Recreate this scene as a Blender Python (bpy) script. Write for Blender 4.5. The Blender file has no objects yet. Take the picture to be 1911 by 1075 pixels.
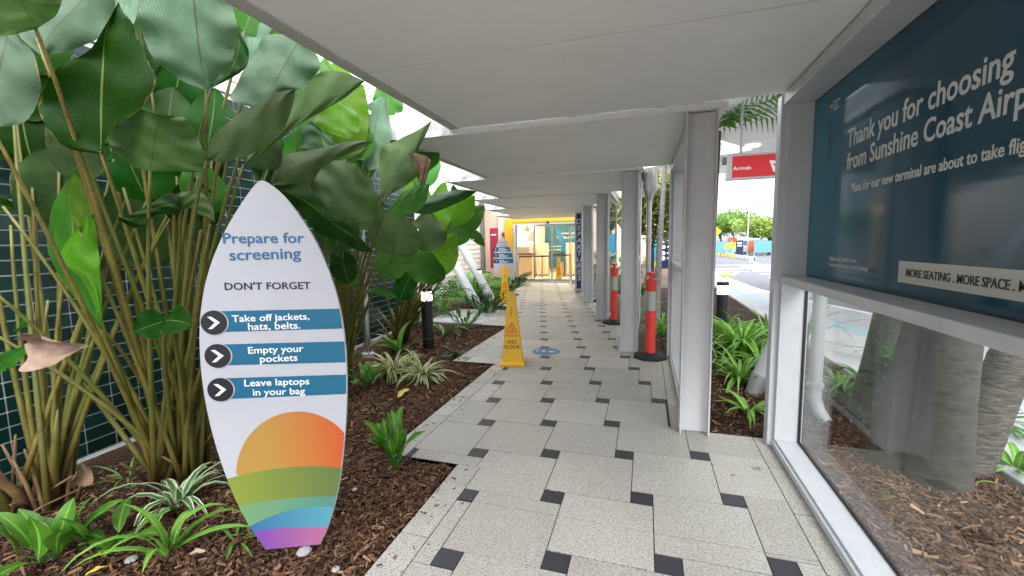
import bpy, bmesh, math, random
from mathutils import Vector, Matrix
import numpy as np
R = math.radians
rnd = random.Random(7)
sc = bpy.context.scene
C = sc.collection

# ------------------------------------------------------------------ camera, world, sun, exposure
CAM_H = 1.55
YAW, PIT, ROL, FPX = R(-17.445), R(5.957), R(-1.058), 794.8
IW, IH = 1911.0, 1075.0
_f = Vector((math.sin(YAW)*math.cos(PIT), math.cos(YAW)*math.cos(PIT), -math.sin(PIT)))
_r = Vector((math.cos(YAW), -math.sin(YAW), 0)); _u = _r.cross(_f)
CR = _r*math.cos(ROL) + _u*math.sin(ROL)
CU = -_r*math.sin(ROL) + _u*math.cos(ROL)
CF = _f
CAM = Vector((0, 0, CAM_H))
cd = bpy.data.cameras.new('camera'); cam = bpy.data.objects.new('camera', cd); C.objects.link(cam)
cd.sensor_width = 36; cd.lens = FPX/IW*36; cd.clip_start = 0.05; cd.clip_end = 2000
m = Matrix((CR, CU, -CF)).transposed().to_4x4(); m.translation = CAM
cam.matrix_world = m
sc.camera = cam
SUN_EL, SUN_AZ = R(38), R(150)       # azimuth from +Y towards +X
w = bpy.data.worlds.new('World'); sc.world = w; w.use_nodes = True
nt = w.node_tree; bg = nt.nodes['Background']
sky = nt.nodes.new('ShaderNodeTexSky'); sky.sky_type = 'NISHITA'; sky.sun_disc = False
sky.sun_elevation = SUN_EL; sky.sun_rotation = SUN_AZ; sky.dust_density = 2.5
tc = nt.nodes.new('ShaderNodeTexCoord'); mp = nt.nodes.new('ShaderNodeMapping'); mp.inputs['Scale'].default_value = (1, 1, 3.5)
no = nt.nodes.new('ShaderNodeTexNoise'); no.inputs['Scale'].default_value = 2.6; no.inputs['Detail'].default_value = 6
rp = nt.nodes.new('ShaderNodeValToRGB'); rp.color_ramp.elements[0].position = .30; rp.color_ramp.elements[1].position = .60
rp.color_ramp.elements[0].color = (.55, .55, .55, 1)
mx = nt.nodes.new('ShaderNodeMixRGB')
sep = nt.nodes.new('ShaderNodeSeparateXYZ'); gr_ = nt.nodes.new('ShaderNodeValToRGB')   # overcast sky: about three times brighter overhead than at the horizon
gr_.color_ramp.elements[0].position = 0.0; gr_.color_ramp.elements[0].color = (.135, .145, .165, 1); gr_.color_ramp.elements[1].position = .75; gr_.color_ramp.elements[1].color = (1, 1, 1, 1)
ml = nt.nodes.new('ShaderNodeMixRGB'); ml.blend_type = 'MULTIPLY'; ml.inputs['Fac'].default_value = 1; ml.inputs['Color2'].default_value = (13.0, 13.2, 13.8, 1)
nt.links.new(tc.outputs['Generated'], sep.inputs[0]); nt.links.new(sep.outputs['Z'], gr_.inputs['Fac']); nt.links.new(gr_.outputs['Color'], ml.inputs['Color1']); nt.links.new(ml.outputs['Color'], mx.inputs['Color2'])
nt.links.new(tc.outputs['Generated'], mp.inputs['Vector']); nt.links.new(mp.outputs['Vector'], no.inputs['Vector'])
nt.links.new(no.outputs['Fac'], rp.inputs['Fac']); nt.links.new(rp.outputs['Color'], mx.inputs['Fac'])
nt.links.new(sky.outputs['Color'], mx.inputs['Color1']); nt.links.new(mx.outputs['Color'], bg.inputs['Color'])
bg.inputs['Strength'].default_value = 0.15
sl = bpy.data.lights.new('sun', 'SUN'); sl.energy = .7; sl.angle = R(25); sl.color = (1, .97, .94)
so = bpy.data.objects.new('sun', sl); C.objects.link(so)
sd = Vector((math.sin(SUN_AZ)*math.cos(SUN_EL), math.cos(SUN_AZ)*math.cos(SUN_EL), math.sin(SUN_EL)))
so.rotation_euler = (-sd).to_track_quat('-Z', 'Y').to_euler()
sc.view_settings.view_transform = 'Standard'; sc.view_settings.look = 'None'; sc.view_settings.gamma = 1
sc.view_settings.exposure = 1.8
sc.cycles.use_denoising = True
sc.cycles.max_bounces = 10; sc.cycles.transparent_max_bounces = 16; sc.cycles.diffuse_bounces = 6
sc.cycles.sample_clamp_indirect = 8

# ------------------------------------------------------------------ projection helpers (build time only)
def ray(px, py): return CR*((px-IW/2)/FPX) + CU*((IH/2-py)/FPX) + CF
def at_d(px, py, d): return CAM + ray(px, py)*d
def at_z(px, py, z=0.0):
    r = ray(px, py); return CAM + r*((z-CAM_H)/r.z)
def at_y(px, py, y):
    r = ray(px, py); return CAM + r*(y/r.y)
def at_x(px, py, x):
    r = ray(px, py); return CAM + r*(x/r.x)

# ------------------------------------------------------------------ colour + materials
def lin(c):
    return tuple((v/12.92 if v <= .04045 else ((v+.055)/1.055)**2.4) for v in c)
def rgb(r, g, b): return lin((r/255, g/255, b/255))
class NT:
    def __init__(s, name):
        s.m = bpy.data.materials.new(name); s.m.use_nodes = True
        s.t = s.m.node_tree; s.b = s.t.nodes['Principled BSDF']; s.o = s.t.nodes['Material Output']
    def n(s, typ, **kw):
        x = s.t.nodes.new('ShaderNode'+typ)
        for k, v in kw.items():
            if hasattr(x, k) and k not in x.inputs: setattr(x, k, v)
            else: x.inputs[k].default_value = v
        return x
    def l(s, a, b): s.t.links.new(a, b)
    def math(s, op, a, b=None, clamp=False):
        x = s.t.nodes.new('ShaderNodeMath'); x.operation = op; x.use_clamp = clamp
        for i, v in enumerate((a, b)):
            if v is None: continue
            if isinstance(v, (int, float)): x.inputs[i].default_value = v
            else: s.l(v, x.inputs[i])
        return x.outputs[0]
    def mix(s, fac, a, b):
        x = s.t.nodes.new('ShaderNodeMixRGB')
        for i, v in enumerate((fac, a, b)):
            if isinstance(v, (int, float)): x.inputs[i].default_value = v
            elif isinstance(v, tuple): x.inputs[i].default_value = (*v[:3], 1)
            else: s.l(v, x.inputs[i])
        return x.outputs[0]
    def coord(s, kind='Object', scale=(1, 1, 1)):
        tcn = s.t.nodes.new('ShaderNodeTexCoord'); mpn = s.t.nodes.new('ShaderNodeMapping')
        mpn.inputs['Scale'].default_value = scale
        s.l(tcn.outputs[kind], mpn.inputs['Vector']); return mpn.outputs['Vector']
    def noise(s, vec, scale, detail=4, rough=.55):
        x = s.n('TexNoise'); x.inputs['Scale'].default_value = scale; x.inputs['Detail'].default_value = detail
        x.inputs['Roughness'].default_value = rough
        if vec is not None: s.l(vec, x.inputs['Vector'])
        return x.outputs['Fac']
    def ramp(s, fac, p0, p1, c0=(0, 0, 0), c1=(1, 1, 1)):
        x = s.t.nodes.new('ShaderNodeValToRGB'); e = x.color_ramp.elements
        e[0].position = p0; e[1].position = p1; e[0].color = (*c0, 1); e[1].color = (*c1, 1)
        s.l(fac, x.inputs['Fac']); return x.outputs['Color']
    def bump(s, h, strength=.3, dist=.01):
        x = s.t.nodes.new('ShaderNodeBump'); x.inputs['Strength'].default_value = strength; x.inputs['Distance'].default_value = dist
        s.l(h, x.inputs['Height']); s.l(x.outputs['Normal'], s.b.inputs['Normal']); return x
    def base(s, c):
        if isinstance(c, tuple): s.b.inputs['Base Color'].default_value = (*c[:3], 1)
        else: s.l(c, s.b.inputs['Base Color'])
    def set(s, rough=None, metal=None, spec=None):
        if rough is not None:
            if isinstance(rough, (int, float)): s.b.inputs['Roughness'].default_value = rough
            else: s.l(rough, s.b.inputs['Roughness'])
        if metal is not None: s.b.inputs['Metallic'].default_value = metal
        if spec is not None: s.b.inputs['Specular IOR Level'].default_value = spec
        return s
M = {}
def paint(name, c, rough=.4, metal=0, var=.06, scale=6, dirt=0.0, bump=0.0, spec=.5):
    t = NT(name); v = t.coord(); n = t.noise(v, scale, 5)
    c2 = tuple(x*(1-var*2.2) for x in c)
    col = t.mix(t.ramp(n, .35, .68), c2, c)
    if dirt:
        n2 = t.noise(v, 2.3, 8, .7); n3 = t.noise(v, 45, 3)
        col = t.mix(t.math('MULTIPLY', t.ramp(n2, .52, .75), t.ramp(n3, .40, .62)), col, tuple(x*(1-dirt) for x in c))
    t.base(col); t.set(rough, metal, spec)
    if bump: t.bump(t.noise(v, 140, 3), bump, .003)
    M[name] = t.m; return t.m
def flat(name, c, rough=.5, spec=.5):
    t = NT(name); v = t.coord(); n = t.noise(v, 25, 3)
    t.base(t.mix(n, tuple(x*.93 for x in c), tuple(min(1, x*1.05) for x in c))); t.set(rough, 0, spec); M[name] = t.m; return t.m
def emit(name, c, s):
    t = NT(name); t.base(c); t.b.inputs['Emission Color'].default_value = (*c, 1); t.b.inputs['Emission Strength'].default_value = s
    M[name] = t.m; return t.m
def grad(name, axis_vec, a, b, c0, c1, rough=.45, spec=.4, ink=1.0):
    """printed gradient: object-space coordinate along axis_vec from a to b"""
    t = NT(name); tcn = t.n('TexCoord'); d = t.t.nodes.new('ShaderNodeVectorMath'); d.operation = 'DOT_PRODUCT'
    t.l(tcn.outputs['Object'], d.inputs[0]); d.inputs[1].default_value = axis_vec
    f = t.math('DIVIDE', t.math('SUBTRACT', d.outputs['Value'], a), b-a, True)
    t.base(t.mix(f, tuple(x*ink for x in c0), tuple(x*ink for x in c1))); t.set(rough, 0, spec); M[name] = t.m; return t.m

paint('white_frame', (.54, .55, .58), .32, var=.03, dirt=.32)
paint('white_post', (.60, .60, .61), .38, var=.03, dirt=.32, bump=.05)
paint('ceiling_paint', (.84, .835, .82), .55, var=.03, scale=1.2, dirt=.17, bump=.08)
paint('fascia', (.50, .48, .45), .55, var=.08, dirt=.45)
def mk_grime():
    t = NT('roof_edge'); v = t.coord('Object', (1, 1, 1.6)); n = t.noise(v, 5, 8, .7); n2 = t.noise(v, 40, 4)
    f = t.math('MULTIPLY', t.ramp(n, .44, .66), t.math('ADD', n2, .35), True)
    t.base(t.mix(f, (.72, .73, .74), (.12, .12, .09))); t.set(.5); M['roof_edge'] = t.m
mk_grime()
paint('gasket', (.012, .012, .013), .5)
paint('steel', (.55, .54, .52), .28, .95, var=.08)
paint('galv', (.50, .51, .52), .45, .5, var=.06)
paint('grey_pipe', (.45, .46, .46), .45, 0, var=.06, dirt=.2)
paint('black_metal', (.012, .012, .014), .35)
paint('rubber', (.012, .012, .012), .75, bump=.2)
paint('red_plastic', (.85, .055, .045), .45, var=.08, dirt=.35)
paint('reflective_band', (.50, .52, .50), .35, .3, scale=60)
paint('yellow_plastic', (.85, .47, .008), .42, var=.07, dirt=.3)
paint('yellow_paint', (.72, .40, .012), .45, var=.04)
paint('blue_sign', (.006, .022, .16), .35, var=.02)
paint('board_white', (.485, .495, .53), .38, var=.015)
paint('white_print', (.86, .86, .86), .45, var=.01)
paint('black_print', (.016, .016, .022), .4, var=.02)
paint('ink_grey', (.42, .44, .47), .4)
flat('blue_print', (.004, .125, .225), .42)
flat('disc_blue', rgb(70, 110, 150), .5)
flat('blue_text', (.015, .13, .28), .42)
flat('red_print', rgb(205, 62, 15), .5)
flat('dark_text', rgb(70, 45, 5), .5)
flat('qf_red', rgb(214, 30, 42), .35)
flat('maroon', rgb(150, 38, 62), .4)
flat('cyan_panel', rgb(20, 140, 180), .45)
flat('pale_cyan', rgb(90, 150, 165), .5)
flat('dull_orange', rgb(165, 85, 55), .5)
flat('navy_panel', rgb(16, 34, 66), .4)
flat('salmon', (.58, .40, .31), .7)
flat('grey_bar', (.14, .14, .13), .6)
flat('white_line', (.75, .75, .75), .7)
flat('blue_line', rgb(120, 190, 215), .7)
flat('kerb_yellow', (.70, .50, .10), .7)
flat('orange', rgb(230, 100, 50), .5)
flat('sign_yellow', rgb(190, 170, 25), .5)
flat('poster_text', (.62, .62, .60), .4)
flat('poster_strip', (.55, .54, .50), .4)
flat('timber', (.62, .50, .33), .5)
flat('teal_wall', rgb(22, 84, 96), .5)
flat('beige', (.60, .50, .36), .5)
paint('dead_leaf_mat', (.24, .15, .085), .8, var=.25, scale=18)
paint('dead_leaf_pale', (.42, .29, .21), .8, var=.25, scale=14)
flat('yellow_leaf', (.50, .38, .05), .6)
flat('curtain_grey', (.28, .28, .29), .6)

def mk_tile():
    t = NT('paver_cream'); tcn = t.n('TexCoord')
    mp1 = t.n('Mapping'); mp1.inputs['Scale'].default_value = (75, 160, 1); t.l(tcn.outputs['Object'], mp1.inputs['Vector'])
    lines = t.noise(mp1.outputs['Vector'], 1, 3, .65); sy = t.n('SeparateXYZ'); t.l(tcn.outputs['Object'], sy.inputs[0])
    rows = t.math('ADD', t.math('MULTIPLY', t.math('SINE', t.math('MULTIPLY', sy.outputs['Y'], 480)), .07), 0)
    lines = t.math('ADD', lines, rows)
    mp2 = t.n('Mapping'); mp2.inputs['Scale'].default_value = (1, 1, 1); t.l(tcn.outputs['Object'], mp2.inputs['Vector'])
    speck = t.noise(mp2.outputs['Vector'], 190, 2, .5); big = t.noise(mp2.outputs['Vector'], 1.3, 7, .65); mid = t.noise(mp2.outputs['Vector'], 14, 5)
    at = t.n('Attribute'); at.attribute_name = 'tint'
    c = t.mix(at.outputs['Fac'], (.40, .378, .34), (.49, .465, .42))
    c = t.mix(t.math('MULTIPLY', t.ramp(big, .42, .72), .45), c, (.33, .31, .28))
    c = t.mix(t.math('MULTIPLY', t.ramp(mid, .55, .75), .25), c, (.64, .62, .58))
    pit = t.math('MAXIMUM', t.ramp(lines, .545, .615), t.math('MULTIPLY', t.ramp(speck, .62, .72), .6))
    c = t.mix(t.math('MULTIPLY', pit, .80), c, (.085, .075, .065))
    t.base(c); t.set(t.ramp(big, .3, .7, (.42, .42, .42), (.62, .62, .62)), 0, .4)
    t.bump(t.math('SUBTRACT', 1.0, pit), .5, .003); M['paver_cream'] = t.m
    t = NT('paver_black'); v = t.coord(); n = t.noise(v, 90, 4); n2 = t.noise(v, 3, 4)
    t.base(t.mix(n, (.018, .018, .023), (.040, .040, .048))); t.set(.5); t.bump(n, .4, .003); M['paver_black'] = t.m
    paint('grout', (.045, .04, .035), .9)
    paint('concrete', (.40, .40, .39), .8, var=.1, scale=8, dirt=.3, bump=.3)
    paint('footpath_mat', (.43, .43, .44), .8, var=.05, scale=2, dirt=.15)
    paint('asphalt', (.11, .115, .13), .85, var=.1, scale=3, bump=.5)
    paint('earth', (.10, .07, .05), .95, var=.2)
mk_tile()
def mk_mulch():
    t = NT('mulch_bed'); v = t.coord(); n = t.noise(v, 60, 6, .7); n2 = t.noise(v, 9, 4); vo = t.n('TexVoronoi'); vo.inputs['Scale'].default_value = 70; t.l(v, vo.inputs['Vector'])
    c = t.mix(t.ramp(n, .35, .7), (.018, .010, .006), (.11, .055, .032)); c = t.mix(t.math('MULTIPLY', n2, .5), c, (.035, .02, .013))
    t.base(c); t.set(.92, 0, .2); t.bump(t.math('ADD', n, vo.outputs['Distance']), 1, .02); M['mulch_bed'] = t.m
    t = NT('wood_chip'); at = t.n('Attribute'); at.attribute_name = 'tint'; n = t.noise(t.coord('Object', (60, 60, 60)), 2, 3)
    x = t.t.nodes.new('ShaderNodeValToRGB'); e = x.color_ramp.elements
    e[0].position = 0; e[0].color = (.026, .013, .008, 1); e[1].position = 1; e[1].color = (.55, .36, .22, 1)
    a = e.new(.55); a.color = (.15, .075, .042, 1); b = e.new(.85); b.color = (.32, .185, .105, 1)
    t.l(at.outputs['Fac'], x.inputs['Fac'])
    t.base(t.mix(t.math('MULTIPLY', n, .5), x.outputs['Color'], (.03, .015, .01))); t.set(.85, 0, .25); M['wood_chip'] = t.m
mk_mulch()
def mk_glaze():
    t = NT('green_glaze'); at = t.n('Attribute'); at.attribute_name = 'tint'; v = t.coord()
    c = t.mix(at.outputs['Fac'], (.002, .013, .011), (.005, .024, .020)); t.base(c); t.set(.14, 0, .38)
    t.bump(t.noise(v, 9, 2), .12, .02); M['green_glaze'] = t.m
    paint('light_grout', (.62, .66, .66), .8)
mk_glaze()
def mk_glass(name, tint, base=.05, dirt=.03, spots=0):
    t = NT(name); t.t.nodes.remove(t.b)
    lw = t.n('LayerWeight'); lw.inputs['Blend'].default_value = .5
    f = t.math('ADD', t.math('MULTIPLY', t.math('POWER', lw.outputs['Facing'], 5.0), 1-base), base, True)
    tr = t.n('BsdfTransparent'); tr.inputs['Color'].default_value = (*tint, 1)
    gl = t.n('BsdfGlossy'); gl.inputs['Roughness'].default_value = .015
    mxs = t.n('MixShader'); t.l(f, mxs.inputs[0]); t.l(tr.outputs[0], mxs.inputs[1]); t.l(gl.outputs[0], mxs.inputs[2])
    df = t.n('BsdfDiffuse'); df.inputs['Color'].default_value = (.6, .62, .6, 1)
    v = t.coord(); n = t.noise(v, 3, 8, .75)
    mx2 = t.n('MixShader'); t.l(t.math('MULTIPLY', t.ramp(n, .4, .8), dirt), mx2.inputs[0]); t.l(mxs.outputs[0], mx2.inputs[1]); t.l(df.outputs[0], mx2.inputs[2])
    t.l(mx2.outputs[0], t.o.inputs['Surface']); M[name] = t.m
mk_glass('glass', (.95, .97, .96), .035, .02); mk_glass('door_glass', (.95, .97, .96), .03, .02)
def mk_boards():
    paint('weatherboard', (.62, .60, .55), .55, var=.04, dirt=.12)
mk_boards()
def mk_leaf(name, up, lo, trans, rough=.42, spec=.2, veins=62, vein_c=1.25, waxy=0):
    t = NT(name); uv = t.n('UVMap'); sp = t.n('SeparateXYZ'); t.l(uv.outputs['UV'], sp.inputs[0])
    av = t.math('ABSOLUTE', t.math('SUBTRACT', sp.outputs['Y'], .5)); av2 = t.math('MULTIPLY', av, 2)
    ph = t.math('SUBTRACT', t.math('MULTIPLY', sp.outputs['X'], veins), t.math('MULTIPLY', t.math('POWER', av2, .9), veins*.85))
    nv = t.noise(t.coord('UV', (9, 5, 1)), 1.0, 3); s = t.math('SINE', t.math('ADD', t.math('MULTIPLY', ph, 2.2), t.math('MULTIPLY', nv, 5.0))); vein = t.math('MULTIPLY', t.math('ADD', t.math('MULTIPLY', s, .5), .5), t.ramp(nv, .3, .62))
    rib = t.math('LESS_THAN', av2, .022)
    geo = t.n('NewGeometry'); n = t.noise(t.coord(), 7, 5); n2 = t.noise(t.coord(), 60, 3)
    oi = t.n('ObjectInfo')
    cu = t.mix(t.math('MULTIPLY', vein, .34), up, tuple(min(1, x*1.9+.01) for x in up))
    cl = t.mix(t.math('MULTIPLY', vein, .60), lo, tuple(min(1, x*1.6+.02) for x in lo))
    c = t.mix(geo.outputs['Backfacing'], cu, cl)
    c = t.mix(t.math('MULTIPLY', t.ramp(n, .38, .68), .5), c, tuple(x*.62 for x in up))
    hs = t.n('HueSaturation'); t.l(c, hs.inputs['Color']); t.l(t.math('ADD', t.math('MULTIPLY', oi.outputs['Random'], .7), .65), hs.inputs['Value'])
    t.l(t.math('ADD', t.math('MULTIPLY', oi.outputs['Random'], .03), .485), hs.inputs['Hue'])
    c = t.mix(t.math('MULTIPLY', rib, .8), hs.outputs['Color'], t.mix(geo.outputs['Backfacing'], (.13, .19, .05), (.055, .048, .022)))
    edge = t.math('GREATER_THAN', t.math('ADD', av2, t.math('MULTIPLY', t.math('SUBTRACT', t.noise(t.coord(), 13, 4), .5), .35)), 1.0)
    c = t.mix(t.math('MULTIPLY', edge, .55), c, (.20, .125, .04))
    t.base(c)
    t.l(t.mix(geo.outputs['Backfacing'], (rough,)*3, (rough+.22,)*3), t.b.inputs['Roughness'])
    t.bump(t.math('ADD', t.math('ADD', vein, t.math('MULTIPLY', rib, -1.5)), t.math('MULTIPLY', n, 3.0)), .34, .004); t.set(None, None, spec)
    tl = t.n('BsdfTranslucent'); ms = t.n('MixShader'); ms.inputs[0].default_value = trans
    t.l(t.mix(.5, c, tuple(min(1, x*3) for x in up)), tl.inputs['Color']); t.l(t.b.outputs[0], ms.inputs[1]); t.l(tl.outputs[0], ms.inputs[2])
    t.l(ms.outputs[0], t.o.inputs['Surface']); M[name] = t.m
mk_leaf('leaf_dark', (.007, .046, .002), (.030, .058, .016), .10, spec=.08)
mk_leaf('leaf_grey', (.022, .085, .010), (.062, .105, .030), .16)
mk_leaf('leaf_waxy', (.025, .09, .022), (.088, .15, .095), .14)
mk_leaf('leaf_mid', (.030, .125, .010), (.07, .165, .03), .28)
mk_leaf('leaf_bright', (.075, .20, .008), (.11, .24, .02), .42)
def mk_strap(name, c, c2, edge=None, ew=.62, trans=.25):
    t = NT(name); uv = t.n('UVMap'); sp = t.n('SeparateXYZ'); t.l(uv.outputs['UV'], sp.inputs[0])
    av = t.math('MULTIPLY', t.math('ABSOLUTE', t.math('SUBTRACT', sp.outputs['Y'], .5)), 2)
    n = t.noise(t.coord(), 11, 4); col = t.mix(t.ramp(n, .35, .7), c, c2)
    if edge: col = t.mix(t.math('GREATER_THAN', av, ew), col, edge)
    else: col = t.mix(t.math('LESS_THAN', av, .12), col, tuple(min(1, x*1.6) for x in c2))
    t.base(col); t.set(.38, 0, .4)
    t.bump(t.math('SINE', t.math('MULTIPLY', sp.outputs['Y'], 60)), .2, .002)
    tl = t.n('BsdfTranslucent'); ms = t.n('MixShader'); ms.inputs[0].default_value = trans
    t.l(col, tl.inputs['Color']); t.l(t.b.outputs[0], ms.inputs[1]); t.l(tl.outputs[0], ms.inputs[2]); t.l(ms.outputs[0], t.o.inputs['Surface']); M[name] = t.m
mk_strap('strap_green', (.045, .14, .02), (.09, .22, .03))
mk_strap('strap_lime', (.10, .26, .03), (.19, .38, .05))
mk_strap('strap_varieg', (.05, .15, .03), (.10, .22, .05), (.55, .60, .42), .58)
mk_strap('strap_varieg_yellow', (.10, .20, .03), (.18, .27, .06), (.58, .56, .30), .5)
mk_strap('leaf_fresh', (.055, .17, .015), (.11, .26, .03))
mk_strap('strap_dark', (.012, .05, .015), (.03, .09, .02), trans=.1)
mk_strap('tree_leaf', (.07, .16, .02), (.16, .28, .04))
mk_strap('tree_leaf_lime', (.12, .20, .02), (.22, .30, .05))
mk_strap('tree_leaf_mixed', (.10, .24, .03), (.34, .30, .11))
def mk_stem():
    t = NT('petiole'); v = t.coord('Object', (1, 1, .6)); n = t.noise(v, 9, 6, .7); n2 = t.noise(t.coord('Object', (90, 90, 3)), 1, 3)
    oi = t.n('ObjectInfo')
    c = t.mix(t.ramp(n, .35, .7), (.11, .085, .016), (.22, .185, .035)); c = t.mix(t.math('MULTIPLY', t.ramp(n2, .5, .7), .6), c, (.05, .035, .012))
    c = t.mix(t.math('MULTIPLY', oi.outputs['Random'], .75), c, (.085, .12, .022)); sz = t.n('SeparateXYZ'); t.l(t.coord(), sz.inputs[0])
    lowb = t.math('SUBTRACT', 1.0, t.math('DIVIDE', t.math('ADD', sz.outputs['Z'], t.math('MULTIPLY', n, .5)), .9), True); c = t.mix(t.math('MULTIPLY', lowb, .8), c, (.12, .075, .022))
    node = t.math('GREATER_THAN', t.math('SINE', t.math('MULTIPLY', t.math('ADD', sz.outputs['Z'], t.math('MULTIPLY', oi.outputs['Random'], 3)), 13)), .985); c = t.mix(t.math('MULTIPLY', node, .3), c, (.07, .04, .015))
    t.base(c); t.set(.5); M['petiole'] = t.m
    t = NT('palm_bark'); v = t.coord(); sx = t.n('SeparateXYZ'); t.l(v, sx.inputs[0]); n = t.noise(v, 7, 6, .7); n2 = t.noise(v, 60, 5, .7)
    ring = t.math('SINE', t.math('ADD', t.math('MULTIPLY', sx.outputs['Z'], 75), t.math('MULTIPLY', n, 7)))
    rr = t.math('POWER', t.math('ADD', t.math('MULTIPLY', ring, .5), .5), 5)
    c = t.mix(t.ramp(n, .35, .7), (.028, .026, .021), (.064, .06, .05)); c = t.mix(t.math('MULTIPLY', rr, .35), c, (.07, .06, .05)); c = t.mix(t.math('MULTIPLY', t.ramp(n2, .55, .7), .6), c, (.10, .10, .06))
    sc_ = t.noise(t.coord('Object', (5, 5, 26)), 1, 2); c = t.mix(t.math('MULTIPLY', t.ramp(sc_, .67, .70), .85), c, (.03, .025, .02))
    t.base(c); t.set(.85); t.bump(t.math('ADD', t.math('MULTIPLY', n2, .7), t.math('MULTIPLY', rr, -.5)), .5, .006); M['palm_bark'] = t.m
    paint('slim_bark', (.26, .25, .23), .85, var=.2, scale=20, dirt=.3, bump=.4)
    t = NT('mossy_bark'); v = t.coord(); n = t.noise(v, 8, 7, .75); n2 = t.noise(v, 45, 5, .75)
    c = t.mix(t.ramp(n, .38, .62), (.075, .072, .058), (.032, .046, .02)); c = t.mix(t.math('MULTIPLY', t.ramp(n2, .55, .68), .7), c, (.33, .34, .29))
    t.base(c); t.set(.9); t.bump(n2, .9, .02); M['mossy_bark'] = t.m
    t = NT('fibre_bark'); v = t.coord('Object', (1, 1, 1)); n = t.noise(t.coord('Object', (14, 14, 75)), 1, 5, .7); n2 = t.noise(v, 9, 4)
    c = t.mix(t.ramp(n, .38, .66), (.03, .026, .02), (.17, .155, .13)); t.base(t.mix(t.math('MULTIPLY', n2, .4), c, (.09, .08, .06))); t.set(.9); t.bump(n, .9, .02); M['fibre_bark'] = t.m
mk_stem()
grad('poster_print', (0, 1, 0), -1.05, -.10, (.006, .060, .105), (.001, .17, .25), .07, .32)
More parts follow.
